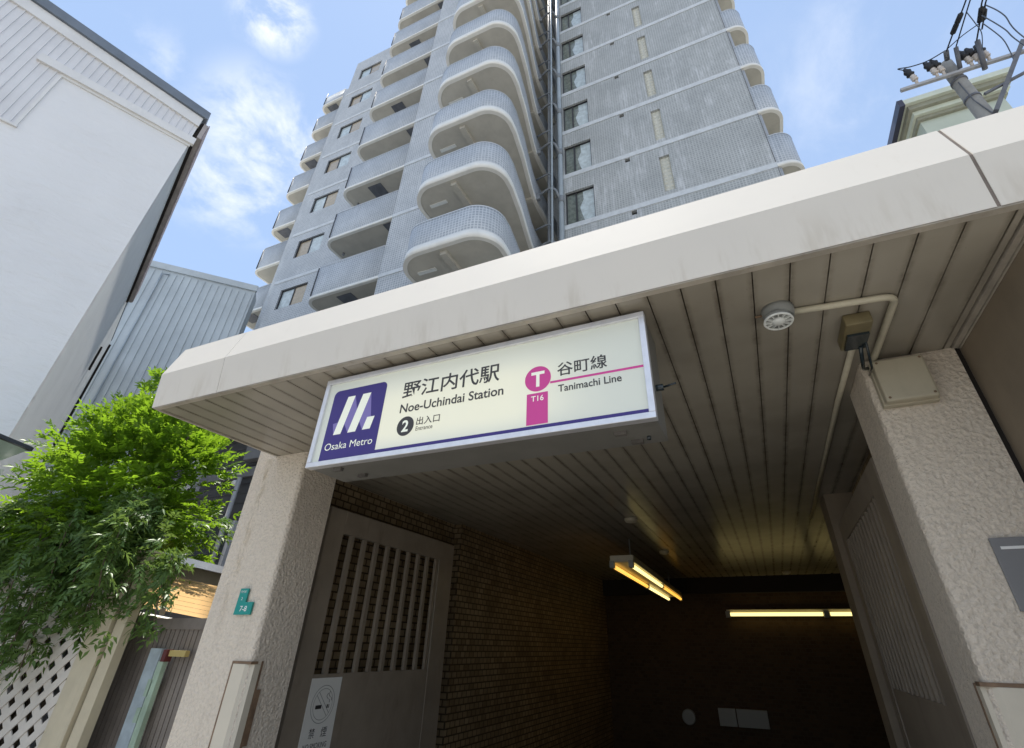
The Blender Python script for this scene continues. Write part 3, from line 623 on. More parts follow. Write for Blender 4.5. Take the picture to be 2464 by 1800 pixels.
for a, b in ((-1.43, -1.09), (-1.07, -.48)):
    mb = MB(); mb.box(a, b, 13.13, 13.198, -1.33, -1.03); mb.build('board', M['grey_print'], t, bevel=.005)  # white board coloured grey for the dimness at the hall's end
t = thing('wall_clock', 'small round dial on the far hall wall left of the white sign', 'clock', (-2.05, 13.19, -1.22))
mb = MB(); mb.lathe((-2.05,13.199,-1.22), (0,-1,0), [(.14,0),(.14,.05),(.125,.06)], 24); mb.build('rim', M['grey_plastic'], t); mb = MB(); mb.disc((-2.05,13.136,-1.22), (0,-1,0), .12); mb.build('dial', M['grey_print'], t)

# ------------------------------------------------------------------ apartment tower behind the station
tw = thing('apartment_tower', 'tall blue-grey tiled apartment tower with rounded balconies behind the station', 'apartment block', (-8, 12, G))
FZ = lambda k: 10.95+3.0*k            # underside of floor band k
TOP = 52
# main blocks
mb = MB(); mb.box(-22.1, -18.03, 13.45, 22, G, 32.75); mb.box(-20.08, -18.03, 12.24, 13.45, G, 32.75)
mb.build('rear_wing_wall', M['tile'], tw)
KS = range(-3, 14)
mb = MB(); hw = [(-17.42, -15.80, FZ(k)+1.42, FZ(k)+2.52) for k in range(-2, 7)]
holes_wall(mb, -18.03, -13.95, G, 32.7, 11.15, hw, .16)
mb.box(-18.03, -13.95, 11.15, 22, G, 32.7, skip='-y'); mb.build('side_wing_wall', M['tile'], tw)
mb = MB(); mb.box(-13.95, -10.41, 11.15, 22, G, TOP); mb.box(-10.41, -8.43, 9.87, 22, G, TOP); mb.box(-8.43, -6.55, 9.86, 22, G, TOP, skip='-x'); mb.box(-6.55, -4.72, 15.4, 22, G, TOP); mb.build('front_wing_wall', M['tile'], tw)
RB = 2.03
mb = MB()
wins = [(-4.47, -3.24, FZ(k)+.24, FZ(k)+2.10) for k in range(0, 9)]; slits = [(-.575, -.195, FZ(k)+.46, FZ(k)+2.42) for k in range(0, 9)]; vents = [(-1.88, -1.68, FZ(k)-.24, FZ(k)-.03) for k in range(0, 9)]
holes_wall(mb, -4.72, 3.15, RB, TOP, 13.04, wins+slits+vents, .20)
mb.box(-4.72, 3.15, 13.04, 22, RB, TOP, skip='-y'); mb.box(3.15, 3.6, 14.3, 22, RB, TOP); mb.build('main_wall', M['tile_streak'], tw)
# floor bands
def bands(x0, x1, Y, ks, h=.19, dz=0, name='floor_band', mat='band'):
    o = None
    for k in ks:
        if o is None:
            mb = MB(); mb.box(x0, x1, Y-.022, Y+.01, FZ(k)+dz, FZ(k)+dz+h, skip='+y'); o = mb.build(name, M[mat], tw); k0 = k
        else: dup(o, dz=3.0*(k-k0), parent=tw)
bands(-4.72, 3.15, 13.04, range(0, 12), .24); bands(-10.41, -8.43, 9.87, range(-1, 12), .17); bands(-18.03, -13.95, 11.15, range(-1, 7), .16)
# windows of the side wing: dark frame, two panes, one curtained half
def win_side(k, flip):
    x0, x1, z0, z1 = hw[k]; Y = 11.31
    mb = MB(); t = .055; m_ = (x0+x1)/2
    for a in ((x0, x1, z0, z0+t), (x0, x1, z1-t, z1), (x0, x0+t, z0+t, z1-t), (x1-t, x1, z0+t, z1-t), (m_-t/2, m_+t/2, z0+t, z1-t)): mb.box(a[0], a[1], Y-.10, Y-.02, a[2], a[3])
    f = mb.build('window', M['frame_dark'], tw)
    for h in (0, 1):
        a, b = (x0+t, m_) if h == 0 else (m_, x1-t); mat = 'curtain_beige' if (h == 0) != flip else 'curtain_or_sky'  # pale half carries the sky's reflection as colour
        yy = Y-.05-.02*h; mb = MB(); mb.box(a, b, yy-.004, yy+.004, z0+t, z1-t); mb.build('pane', M[mat], f)
for k in range(1, 9): win_side(k, k % 2 == 0)
# windows of the main wall
x0, x1, z0, z1 = wins[0]; Y = 13.24; t = .045
mb = MB()
for a in ((x0, x1, z0, z0+t), (x0, x1, z1-t, z1), (x0, x0+t, z0+t, z1-t), (x1-t, x1, z0+t, z1-t), (x0+.42, x0+.47, z0+t, z1-t)): mb.box(a[0], a[1], Y-.11, Y-.04, a[2], a[3])
wf = mb.build('window', M['frame_dark'], tw)
mb = MB(); mb.face([(x0+.78,Y-.056,z0+t),(x1-t,Y-.056,z0+t),(x1-t,Y-.056,z1-t),(x0+.72,Y-.056,z1-t),(x0+.74,Y-.056,z0+1.35),(x0+.58,Y-.056,z0+.95),(x0+.64,Y-.056,z0+.6)]); mb.build('curtain', M['curtain_or_sky'], wf)
mb = MB(); mb.face([(x0+t,Y-.058,z0+t),(x0+.40,Y-.058,z0+t),(x0+.40,Y-.058,z1-t),(x0+t,Y-.058,z1-t)]); mb.build('curtain', M['curtain_dim'], wf)
mb = MB(); mb.face([(x0+t,Y-.052,z0+t),(x1-t,Y-.052,z0+t),(x1-t,Y-.052,z1-t),(x0+t,Y-.052,z1-t)]); mb.build('pane', M['curtain_dim'], wf)
for k in range(1, 9): dup(wf, dz=3.0*k, parent=tw)
# slit windows with glass blocks
x0, x1, z0, z1 = slits[0]
mb = MB()
for i in range(2):
    for j in range(9):
        a = x0+(x1-x0)*i/2; c = z0+(z1-z0)*j/9; cxm, czm = a+(x1-x0)/4, c+(z1-z0)/18
        for q in range(4):
            cor = [(a+.012, c+.012), (a+(x1-x0)/2-.012, c+.012), (a+(x1-x0)/2-.012, c+(z1-z0)/9-.012), (a+.012, c+(z1-z0)/9-.012)]
            p, r_ = cor[q], cor[(q+1) % 4]; mb.face([(p[0],13.13,p[1]),(r_[0],13.13,r_[1]),(cxm,13.10,czm)])
mb.box(x0, x1, 13.135, 13.2, z0, z1)
M['block'] = plain('glass_block', (.58, .57, .48), .2, .12, 8)
sw = mb.build('slit_window', M['block'], tw)
for k in range(1, 9): dup(sw, dz=3.0*k, parent=tw)
x0, x1, z0, z1 = vents[0]; mb = MB(); mb.box(x0, x1, 13.16, 13.2, z0, z1); vo = mb.build('vent', M['dark'], tw)
for k in range(1, 9): dup(vo, dz=3.0*k, parent=tw)

# balconies: an open path of plan points, wall thickness inward
def offset_path(P, d):
    out = []
    for i, p in enumerate(P):
        a = P[max(i-1, 0)]; b = P[min(i+1, len(P)-1)]; dx, dy = b[0]-a[0], b[1]-a[1]; l = math.hypot(dx, dy) or 1
        out.append((p[0]-dy/l*d, p[1]+dx/l*d))
    return out
def strip_wall(mb, P, z0, z1, th):
    Q = offset_path(P, th); a = 0
    for i in range(len(P)-1):
        l = math.hypot(P[i+1][0]-P[i][0], P[i+1][1]-P[i][1])
        mb.smooth = True
        mb.face([(*P[i],z0),(*P[i+1],z0),(*P[i+1],z1),(*P[i],z1)], [(a,z0),(a+l,z0),(a+l,z1),(a,z1)])
        mb.face([(*Q[i+1],z0),(*Q[i],z0),(*Q[i],z1),(*Q[i+1],z1)], [(a+l,z0),(a,z0),(a,z1),(a+l,z1)]); mb.smooth = False
        mb.face([(*P[i],z1),(*P[i+1],z1),(*Q[i+1],z1),(*Q[i],z1)]); a += l
    for i in (0, len(P)-1): mb.face([(*P[i],z0),(*Q[i],z0),(*Q[i],z1),(*P[i],z1)])
def balcony(name, P, back, zb, slab_h, par_top, lip=.015, edge='edge', par='tile', top_edge=True):
    """slab with its cream edge is the part; parapet and soffit are its sub-parts"""
    Po = offset_path(P, -lip)
    mb = MB(); a = 0
    mb.smooth = True
    for i in range(len(Po)-1): mb.face([(*Po[i],zb),(*Po[i+1],zb),(*Po[i+1],zb+slab_h),(*Po[i],zb+slab_h)])
    mb.smooth = False
    mb.face([(*p,zb+slab_h) for p in Po]+[(*p,zb+slab_h) for p in back])
    Qi = offset_path(P, .10)
    for i in range(len(Po)-1): mb.face([(*Po[i+1],zb),(*Po[i],zb),(*Qi[i],zb),(*Qi[i+1],zb)])
    s = mb.build(name, M[edge], tw)
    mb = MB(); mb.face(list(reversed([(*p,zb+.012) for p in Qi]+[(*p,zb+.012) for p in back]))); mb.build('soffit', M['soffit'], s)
    mb = MB(); strip_wall(mb, P, zb+slab_h+.001, par_top, .13); mb.build('parapet', M[par], s)
    if top_edge:
        mb = MB(); Pt = offset_path(P, -.006); strip_wall(mb, Pt, par_top+.001, par_top+.045, .15); mb.build('coping', M['band'], s)
    return s
def rnd(cx, cy, r, a0, a1, n=9): return [(cx+r*math.cos(a), cy+r*math.sin(a)) for a in np.linspace(math.radians(a0), math.radians(a1), n)]
def hatch(s, x0, x1, y0, y1, z):
    mb = MB(); mb.box(x0, x1, y0, y1, z-.01, z+.01); mb.build('hatch', M['hatch'], s)
# loggia balconies of the front wing (path runs left end -> front -> right)
PB = [(-13.92, 11.14)]+rnd(-13.42, 10.37, .5, 180, 270)+[(-10.415, 9.87)]
bb = [(-10.415, 11.14)]
def drain(s, x, y, z0, z1, r=.035, mat='pipe_grey'):
    mb = MB(); mb.tube([(x,y,z0),(x,y,z1)], r, 8); mb.build('drain_pipe', M[mat], s)
for k in range(-1, 12):
    s = balcony('balcony', PB, bb, FZ(k), .13, FZ(k)+1.55)
    if k % 2 == 0: hatch(s, -12.55, -11.88, 10.14, 10.75, FZ(k))
    else: hatch(s, -10.98, -10.44, 10.02, 10.75, FZ(k))
    drain(s, -13.58, 9.855, FZ(k)+.15, FZ(k)+1.5, .022, 'frame_dark')
    mb = MB(); mb.lathe((-13.55, 10.7, FZ(k)+.012), (0,0,-1), [(.05,0),(.05,.10),(.02,.12)], 10); mb.build('drain_outlet', M['pipe_grey'], s)
# loggia balconies of the rear wing
PA = [(-22.15, 13.44)]+rnd(-21.7, 12.69, .45, 180, 270)+[(-20.085, 12.24)]
for k in range(0, 8):
    top = FZ(k)+1.55 if k < 7 else FZ(k)+.95
    s = balcony('balcony', PA, [(-20.085, 13.44)], FZ(k), .13, top)
    if k % 2 == 1: hatch(s, -21.65, -20.85, 12.42, 13.0, FZ(k))
    drain(s, -21.85, 12.24, FZ(k)+.15, FZ(k)+1.5, .025, 'frame_dark')
# wrap-around rounded balconies at the corner
PC = [(-8.43, 9.855), (-8.44, 9.35)]+rnd(-7.56, 9.27, .88, 180, 270, 12)+[(-6.4, 8.39), (-5.98, 8.39)]+rnd(-5.98, 9.25, .86, 272, 358, 14)+[(-5.13, 9.6), (-5.30, 10.7), (-5.50, 11.65), (-5.64, 12.35), (-5.70, 12.75), (-5.72, 13.3), (-5.72, 15.38)]
bc = [(-6.54, 15.38), (-6.54, 9.85)]
for k in range(-2, 12):
    zc_ = 9.84+3.0*k
    s = balcony('corner_balcony', PC, bc, zc_, .30, zc_+1.27, .03)
    mb = MB(); mb.box(-6.86, -6.66, 8.60, 9.84, zc_-.13, zc_+.011); mb.build('drop_beam', M['soffit'], s); mb = MB(); mb.box(-6.55, -5.75, 12.5, 12.72, zc_-.10, zc_+.011); mb.build('drop_beam', M['soffit'], s)
    mb = MB(); mb.box(-8.03, -7.38, 9.12, 9.24, zc_-.03, zc_+.011); mb.build('soffit_strip', M['white_plastic'], s)  # thin white strip set on the soffit
    mb = MB(); mb.box(-6.545, -6.49, 9.95, 15.3, zc_+1.28, zc_+2.9); mb.build('back_wall', M['room'], s)
    drain(s, -8.30, 8.84, zc_+.26, zc_+1.25, .02, 'frame_dark')
mb = MB(); mb.box(3.112, 3.126, 13.028, 13.05, RB, TOP); mb.build('expansion_joint', M['frame_dark'], tw)
# rounded balconies at the right end of the main wall
PR = [(3.13, 13.036), (3.26, 13.036)]+rnd(3.38, 13.621, .585, 270, 360, 10)+[(3.965, 14.3)]
for k in range(0, 10):
    s = balcony('end_balcony', PR, [(3.155, 14.3)], FZ(k)+.0, .17, FZ(k)+1.62, .02)
    mb = MB(); mb.box(3.16, 3.24, 13.10, 13.16, FZ(k)+1.62, FZ(k)+3.0); mb.build('post', M['rail'], s)
# down pipes in the re-entrant corner
mb = MB(); mb.tube([(-4.60,12.90,RB),(-4.60,12.90,TOP)], .105, 12); mb.build('down_pipe', M['pipe_blue'], tw)
mb = MB(); mb.tube([(-4.92,12.70,RB),(-4.92,12.70,TOP)], .05, 10); mb.build('down_pipe', M['pipe_blue'], tw)
mb = MB(); mb.tube([(-5.15,12.95,RB),(-5.15,12.95,TOP)], .06, 10); mb.build('down_pipe', M['pipe_grey'], tw)
o = None
for k in range(0, 11):
    if o is None:
        mb = MB(); z = FZ(0)+2.3
        mb.tube([(-5.62,12.85,z-.1),(-5.25,12.75,z)]+arc((-5.1,12.72,z), (-4.85,12.70,z), None, (-4.75,12.75,z-.22))+[(-4.66,12.84,z-.62)], .055, 8)
        mb.box(-5.66, -5.50, 12.78, 12.92, z-.30, z+.02); mb.tube([(-4.60,12.90,z-.85),(-4.60,12.90,z-.5)], .125, 10); o = mb.build('pipe_branch', M['pipe_grey'], tw)
        mb = MB(); z = FZ(0)+.25; mb.tube([(-5.70,12.8,z),(-5.2,12.72,z)]+arc((-5.15,12.72,z), (-4.95,12.70,z), None, (-4.93,12.70,z-.25)), .035, 8); o2 = mb.build('pipe_branch', M['pipe_grey'], tw)
    else: dup(o, dz=3.0*k, parent=tw); dup(o2, dz=3.0*k, parent=tw)
mb = MB()
for k in range(0, 12): mb.box(-5.0, -4.74, 15.33, 15.39, FZ(k)+.25, FZ(k)+2.2)
mb.build('stair_window', M['frame_dark'], tw)

# ------------------------------------------------------------------ white stucco building on the left, turned 22.5 degrees
P0 = Vector((9.5*math.sin(math.radians(-72.5)), 9.5*math.cos(math.radians(-72.5)), 0)); V = Vector((math.sin(math.radians(22.5)), math.cos(math.radians(22.5)), 0)); NV = Vector((V.y, -V.x, 0)); ZZ = Vector((0, 0, 1))
WB = lambda s, n, z: P0+V*s+NV*n+ZZ*z           # s along the stucco wall (towards +s = far corner), n outward from it
wb = thing('white_building', 'tall white stucco building with ribbed siding under its dark roof edge', 'building', (P0.x, P0.y, G))
def wbox(mb, s0, s1, n0, n1, z0, z1, z0b=None, z1b=None):    # z0b/z1b: heights at s1 when sloping
    z0b = z0 if z0b is None else z0b; z1b = z1 if z1b is None else z1b
    A = [WB(s0,n0,z0), WB(s1,n0,z0b), WB(s1,n1,z0b), WB(s0,n1,z0)]; B = [WB(s0,n0,z1), WB(s1,n0,z1b), WB(s1,n1,z1b), WB(s0,n1,z1)]
    u = lambda a, b, c, d: [(s0, a), (s1, b), (s1, c), (s0, d)]
    mb.face([A[3],A[2],A[1],A[0]]); mb.face(B); mb.face([A[0],A[1],B[1],B[0]], u(z0,z0b,z1b,z1)); mb.face([A[2],A[3],B[3],B[2]], [(s1,z0b),(s0,z0),(s0,z1),(s1,z1b)])
    mb.face([A[1],A[2],B[2],B[1]], [(n0,z0b),(n1,z0b),(n1,z1b),(n0,z1b)]); mb.face([A[3],A[0],B[0],B[3]], [(n1,z0),(n0,z0),(n0,z1),(n1,z1)])
sl_ = -.132
mb = MB(); wbox(mb, -12, 0, -.3, 0, G, 8.62); mb.build('stucco_wall', M['stucco'], wb)
mb = MB(); wbox(mb, -12, -.004, -12.1, -.301, G, 9.15); mb.build('side_wall', M['stucco_side'], wb)
mb = MB(); wbox(mb, -12, -.02, -.25, .012, 8.62, 9.30+sl_*(-12), 8.62, 9.30)
for i in range(100):
    s = -.10-.1165*i
    if s < -11.9: break
    zt = 9.16+sl_*s; zb = 8.80 if s > -2.0 else 7.16
    wbox(mb, s-.010, s+.010, .0121, .030, zb, zt, zb, zt)
wbox(mb, -12, -2.0, .002, .0118, 7.14, 8.62); mb.build('ribbed_siding', M['ribbed'], wb)
mb = MB(); wbox(mb, -2.36, .07, .0, .075, 8.62, 8.80); wbox(mb, -2.02, .03, .0, .030, 8.565, 8.619); wbox(mb, -12, -1.97, .0, .045, 7.10, 7.145); wbox(mb, -2.03, -1.985, .0, .034, 7.146, 8.56)
wbox(mb, -12, -.01, .0, .060, 9.16+sl_*-12, 9.42+sl_*-12, 9.16, 9.42); mb.build('trim', M['trim_white'], wb)
mb = MB(); wbox(mb, -12, .06, -.3, .11, 9.42+sl_*-12, 9.63+sl_*-12, 9.42, 9.63); mb.build('roof_edge', M['roof_dark'], wb)
# eave of the far side, seen from beneath
mb = MB(); wbox(mb, .0, .05, -8.0, -.02, 8.86, 9.36); mb.build('eave_shadow_strip', M['gap'], wb)  # black box stands in for the shadow gap under the eave
mb = MB(); wbox(mb, .051, .125, -8.0, .02, 8.90, 9.34); mb.build('eave', M['eave'], wb)
mb = MB()
for i in range(16): wbox(mb, .126, .15, -.02-.5*i-.49, -.02-.5*i, 8.93+.012*(i % 3), 9.40+.015*((i*7) % 3))
mb.build('gutter', M['eave_pink'], wb)
mb = MB(); wbox(mb, .0, .045, -8.35, -8.12, 6.6, 7.3); wbox(mb, .0, .06, -11.9, -11.8, G, 9.0); mb.build('side_slot', M['gap'], wb)
mb = MB(); wbox(mb, -12, 0, -12.2, .0, 9.31, 9.40); mb.build('roof', M['roof_dark'], wb)

# ------------------------------------------------------------------ pale corrugated building beyond it
R0 = Vector((22*math.sin(math.radians(-59.9)), 22*math.cos(math.radians(-59.9)), 0)); D0 = Vector((math.sin(math.radians(41)), math.cos(math.radians(41)), 0)); D0N = Vector((D0.y, -D0.x, 0))
gb = thing('corrugated_building', 'pale blue-grey building clad in vertical ribbed sheet behind the white building', 'building', (R0.x, R0.y, G))
zt0 = 22*math.tan(math.radians(32.4)); GBp = lambda s, n, z: R0+D0*s+D0N*n+ZZ*z
mb = MB(); A = [(-11, 0), (0, 0), (0, -.9), (-11, -5)]
top = lambda s: zt0-.10+.02*s
for (p, q) in zip(A, A[1:]+A[:1]): mb.face([GBp(*p,G), GBp(*q,G), GBp(*q,top(q[0])), GBp(*p,top(p[0]))])
mb.face([GBp(*p, top(p[0])) for p in A])
s = -.12
while s > -10.9: mb.obox(GBp(s, .02, (G+zt0-.35)/2), D0, D0N, ZZ, .030, .022, (zt0-.35-G)/2); s -= .27
mb.build('wall', M['corr'], gb)
mb = MB(); mb.bar(GBp(-11,.03,zt0-.25), GBp(.05,.03,zt0-.03), .12, .30); mb.build('parapet_cap', M['corr'], gb)
mb = MB(); mb.tube([GBp(-3.55,.08,G), GBp(-3.55,.08,zt0-.5), GBp(-3.3,.06,zt0-.45)], .03, 8); mb.build('drain_pipe', M['pipe_blue'], gb)
mb = MB(); mb.tube([GBp(-11,.07,6.3), GBp(-.1,.07,6.2)], .015, 6); mb.build('cable', M['pipe_grey'], gb)

# ------------------------------------------------------------------ charcoal house between the plants and the left column
dh = thing('charcoal_house', 'charcoal house with horizontal siding between the green shrub and left column', 'house', (-11, 7.6, G))
mb = MB(); mb.box(-13.6, -9.2, 7.6, 11.0, G, 4.45)
for i in range(26): mb.box(-13.59, -9.21, 7.585, 7.602, G+.3+.22*i, G+.315+.22*i+.19*0+.02)
mb.build('wall', M['darkside'], dh)
mb = MB(); mb.box(-13.6, -9.15, 7.52, 7.60, 3.25, 3.47); mb.build('belt_band', M['midgrey'], dh)
mb = MB(); mb.box(-10.7, -9.9, 7.40, 7.60, 3.62, 4.0); mb.build('vent_hood', M['midgrey'], dh)
mb = MB(); mb.tube([(-10.62,7.42,.5),(-10.62,7.42,3.2)], .05, 8); mb.build('down_pipe', M['galv'], dh)
mb = MB(); mb.lathe((-10.75,7.52,3.12), (0,-1,-.4), [(.05,0),(.07,.05),(.07,.12),(.05,.15)], 12); mb.build('camera_dome', M['white_plastic'], dh)
mb = MB(); mb.box(-11.7, -10.5, 7.55, 7.599, 1.0, 2.2); f_ = mb.build('window', M['lens'], dh)
mb = MB(); mb.box(-11.74, -11.68, 7.50, 7.60, .95, 2.25); mb.box(-10.52, -10.42, 7.50, 7.60, .95, 2.25); mb.box(-11.68, -10.52, 7.50, 7.60, 2.2, 2.25); mb.build('frame', M['alu'], f_)
mb = MB(); mb.face([(-13.7,7.3,4.45),(-9.1,7.3,4.45),(-9.1,11.1,4.9),(-13.7,11.1,4.9)]); mb.box(-13.7, -9.1, 7.3, 7.42, 4.40, 4.52); mb.build('roof', M['midgrey'], dh)
mb = MB(); mb.box(-12.5, -12.2, 7.35, 7.599, 3.0, 4.42); mb.build('white_corner_post', M['alu'], dh)

# ------------------------------------------------------------------ timber awning seen over the slatted gate
aw = thing('timber_awning', 'small sunlit timber-board awning with white gutter above the slatted gate', 'awning', (-6.9, 4.9, .4))
mb = MB()
o = Vector((-6.35, 3.10, .80)); dx = Vector((1.0, 1.45, -.27)); dy = Vector((-1.65, 1.13, -.36))
for i in range(9):
    a = o+dy*(i/9)+dy.normalized()*.006; b = o+dy*((i+1)/9)-dy.normalized()*.006
    mb.face([a, a+dx, b+dx, b])
mb.build('board', M['boards'], aw)
mb = MB()
mb.bar(o+ZZ*-.03, o+dx+ZZ*-.03, .05, .13); mb.bar(o+dx*.42-ZZ*.03, o+dx*.42+dy-ZZ*.03, .06, .05); mb.bar(o+dx*.98-ZZ*.03, o+dx*.98+dy-ZZ*.03, .05, .05); mb.build('rafter', M['olive_wood'], aw)
mb = MB(); mb.bar(o-dy*.03+ZZ*.05, o-dy*.03+dx+ZZ*.05, .08, .07); mb.build('gutter', M['alu'], aw)
mb = MB(); mb.tube([o+dy*1.03-ZZ*.10, o+dy*1.03+dx-ZZ*.10], .05, 10); mb.build('roller_tube', M['white_plastic'], aw)
mb = MB()
for q in (.04, .96): p = o+dx*q+dy*.97; mb.box(p.x-.03, p.x+.03, p.y-.03, p.y+.03, G, p.z-.03)
mb.build('post', M['cream_wood'], aw)

# ------------------------------------------------------------------ slatted gate, fence posts and lattice fence
gy = 3.42
sgt = thing('slatted_gate', 'brown-grey vertical slat gate between the cream post and left column', 'gate', (-5.2, gy, G))
mb = MB(); x = -5.80
while x < -4.20: mb.box(x, x+.052, gy-.014, gy+.012, G+.06, .075); x += .0625
mb.build('slat_panel', M['slat'], sgt)
mb = MB(); mb.box(-5.86, -4.15, gy-.03, gy+.03, .076, .165); mb.box(-5.86, -5.80, gy-.03, gy+.03, G, .076); mb.box(-5.795, -5.765, gy-.030, gy-.0145, G+.05, .074); mb.build('frame', M['slat'], sgt)
mb = MB(); mb.box(-5.80, -4.16, gy+.014, gy+.02, G+.06, .075); mb.build('gap_shade_sheet', M['gap'], sgt)  # dark sheet added behind the slats so their gaps read as shadow
mb = MB(); mb.box(-5.245, -5.09, gy-.055, gy-.018, G+.05, -.075); tag(mb.build('leaning_board', M['bluepanel']), 'pale blue weathered board leaning on the slatted gate', 'board')
fr = thing('metal_frame', 'pale green stepped metal frame in front of the slatted gate', 'frame', (-4.95, gy-.1, G))
mb = MB()
for (a, b, c, d) in ((-5.00, -4.93, G+.05, -.17), (-5.045, -4.99, -.42, -.30), (-5.06, -5.01, -.60, -.50)): mb.box(a, b, gy-.11, gy-.07, c, d)
mb.build('frame_bar', M['greenpanel'], fr)
mb = MB(); mb.box(-4.965, -4.915, gy-.12, gy-.06, -.17, -.08); mb.build('red_cap', plain('dark_red_cap', (.10, .02, .02), .5), fr)
mb = MB(); mb.box(-4.91, -4.70, gy-.10, gy-.06, -.13, -.085); mb.build('yellow_arm', plain('ochre_arm', (.42, .33, .12), .6), fr)
fdir = Vector((math.sin(math.radians(-99)), math.cos(math.radians(-99)), 0)); fN = Vector((-fdir.y, fdir.x, 0)); F0 = Vector((-5.36, 3.17, 0))
fx = lambda s, n, z: F0+fdir*s+fN*n+ZZ*z
if (fx(0, 1, 0)-fx(0, 0, 0)).y > 0: fN = -fN
for i, (s0, s1, n0, lab) in enumerate([(.0, .115, .0, 'cream painted fence post next to the slatted gate'), (.135, .265, .03, 'cream painted fence post, middle one of three'), (.285, .40, .01, 'cream painted fence post beside the lattice')]):
    mb = MB(); c = fx((s0+s1)/2, n0, (G+.70)/2); mb.obox(c, fdir, fN, ZZ, (s1-s0)/2, .045, (.70-G)/2); mb.obox(fx((s0+s1)/2, n0, .715), fdir, fN, ZZ, (s1-s0)/2+.01, .055, .012)
    tag(mb.build('fence_post', M['cream_wood'], bevel=.004), lab, 'post', 'cream posts of the garden fence')
lf = thing('lattice_fence', 'pale diagonal lattice fence under the hanging vine', 'fence', tuple(fx(1.7, 0, G)))
def clipped(mb, p, d, s0, s1, z0, z1, wid, n0, n1):
    t0, t1 = -9, 9
    for (pc, dc, lo, hi) in ((p[0], d[0], s0, s1), (p[1], d[1], z0, z1)):
        a, b = (lo-pc)/dc, (hi-pc)/dc; a, b = min(a, b), max(a, b); t0, t1 = max(t0, a), min(t1, b)
    if t1-t0 < .03: return
    a = (p[0]+d[0]*t0, p[1]+d[1]*t0); b = (p[0]+d[0]*t1, p[1]+d[1]*t1)
    mb.bar(fx(a[0], (n0+n1)/2, a[1]), fx(b[0], (n0+n1)/2, b[1]), abs(n1-n0), wid, upv=tuple((fdir*-d[1]+ZZ*d[0])))
mb = MB(); q = math.sqrt(.5)
for i in range(-30, 40):
    c = i*.185
    clipped(mb, (.42+c, -.6), (q, q), .42, 3.3, G+.08, .45, .068, .000, .009)
    clipped(mb, (.42+c, -.6), (q, -q), .42, 3.3, G+.08, .45, .068, .010, .019)
mb.build('lattice', M['lattice'], lf)
mb = MB()
for (z0, z1) in ((G, G+.08), (.45, .52)): mb.obox(fx(1.86, .01, (z0+z1)/2), fdir, fN, ZZ, 1.45, .03, (z1-z0)/2)
mb.obox(fx(3.31, .01, -.5), fdir, fN, ZZ, .04, .035, 1.05); mb.build('rail', M['lattice'], lf)
mb = MB(); mb.obox(fx(1.9, -.55, -.7), fdir, fN, ZZ, 1.5, .02, .9)
for i in range(24): mb.obox(fx(.45+.125*i, -.525, -.7), fdir, fN, ZZ, .006, .008, .9)
tag(mb.build('yard_panel', M['midgrey']), 'grey ribbed panel standing behind the lattice fence', 'panel')

# ------------------------------------------------------------------ neighbour's porch at the far left
ph = thing('porch_roof', 'dark porch with green glass canopy left of the shrub', 'porch', (-7.6, 2.3, 1.6))
az0 = lambda a, d: Vector((d*math.sin(math.radians(a)), d*math.cos(math.radians(a)), 0))
A_, B_ = az0(-75.5, 7.1), az0(-70.9, 7.3)
e = (B_-A_); en = Vector((e.y, -e.x, 0)).normalized(); en = en if en.dot(A_) > 0 else -en
mb = MB(); mb.bar(A_+ZZ*1.78, B_+ZZ*1.70, .05, .035); mb.bar(B_+ZZ*1.70, B_+en*.5+ZZ*1.76, .05, .04); mb.build('frame', M['frame_dark'], ph)
mb = MB(); mb.face([A_+ZZ*1.77, B_+ZZ*1.69, B_+en*.6+ZZ*1.60, A_+en*.6+ZZ*1.65]); mb.face([A_+ZZ*1.78, A_+en*.6+ZZ*1.66, B_+en*.6+ZZ*1.61, B_+ZZ*1.70]); mb.build('canopy_glass', plain('green_frosted_glass', (.34, .44, .40), .3, .15, 4), ph)
mb = MB(); c = (A_+B_)/2+en*.75; mb.obox(c+ZZ*(.0), e, en, ZZ, e.length/2-.02, .15, 1.62); mb.build('wall', M['darkside'], ph)
mb = MB(); mb.obox(B_+en*.45+ZZ*1.48, e, en, ZZ, .05, .04, .05); mb.build('lamp', M['white_plastic'], ph)

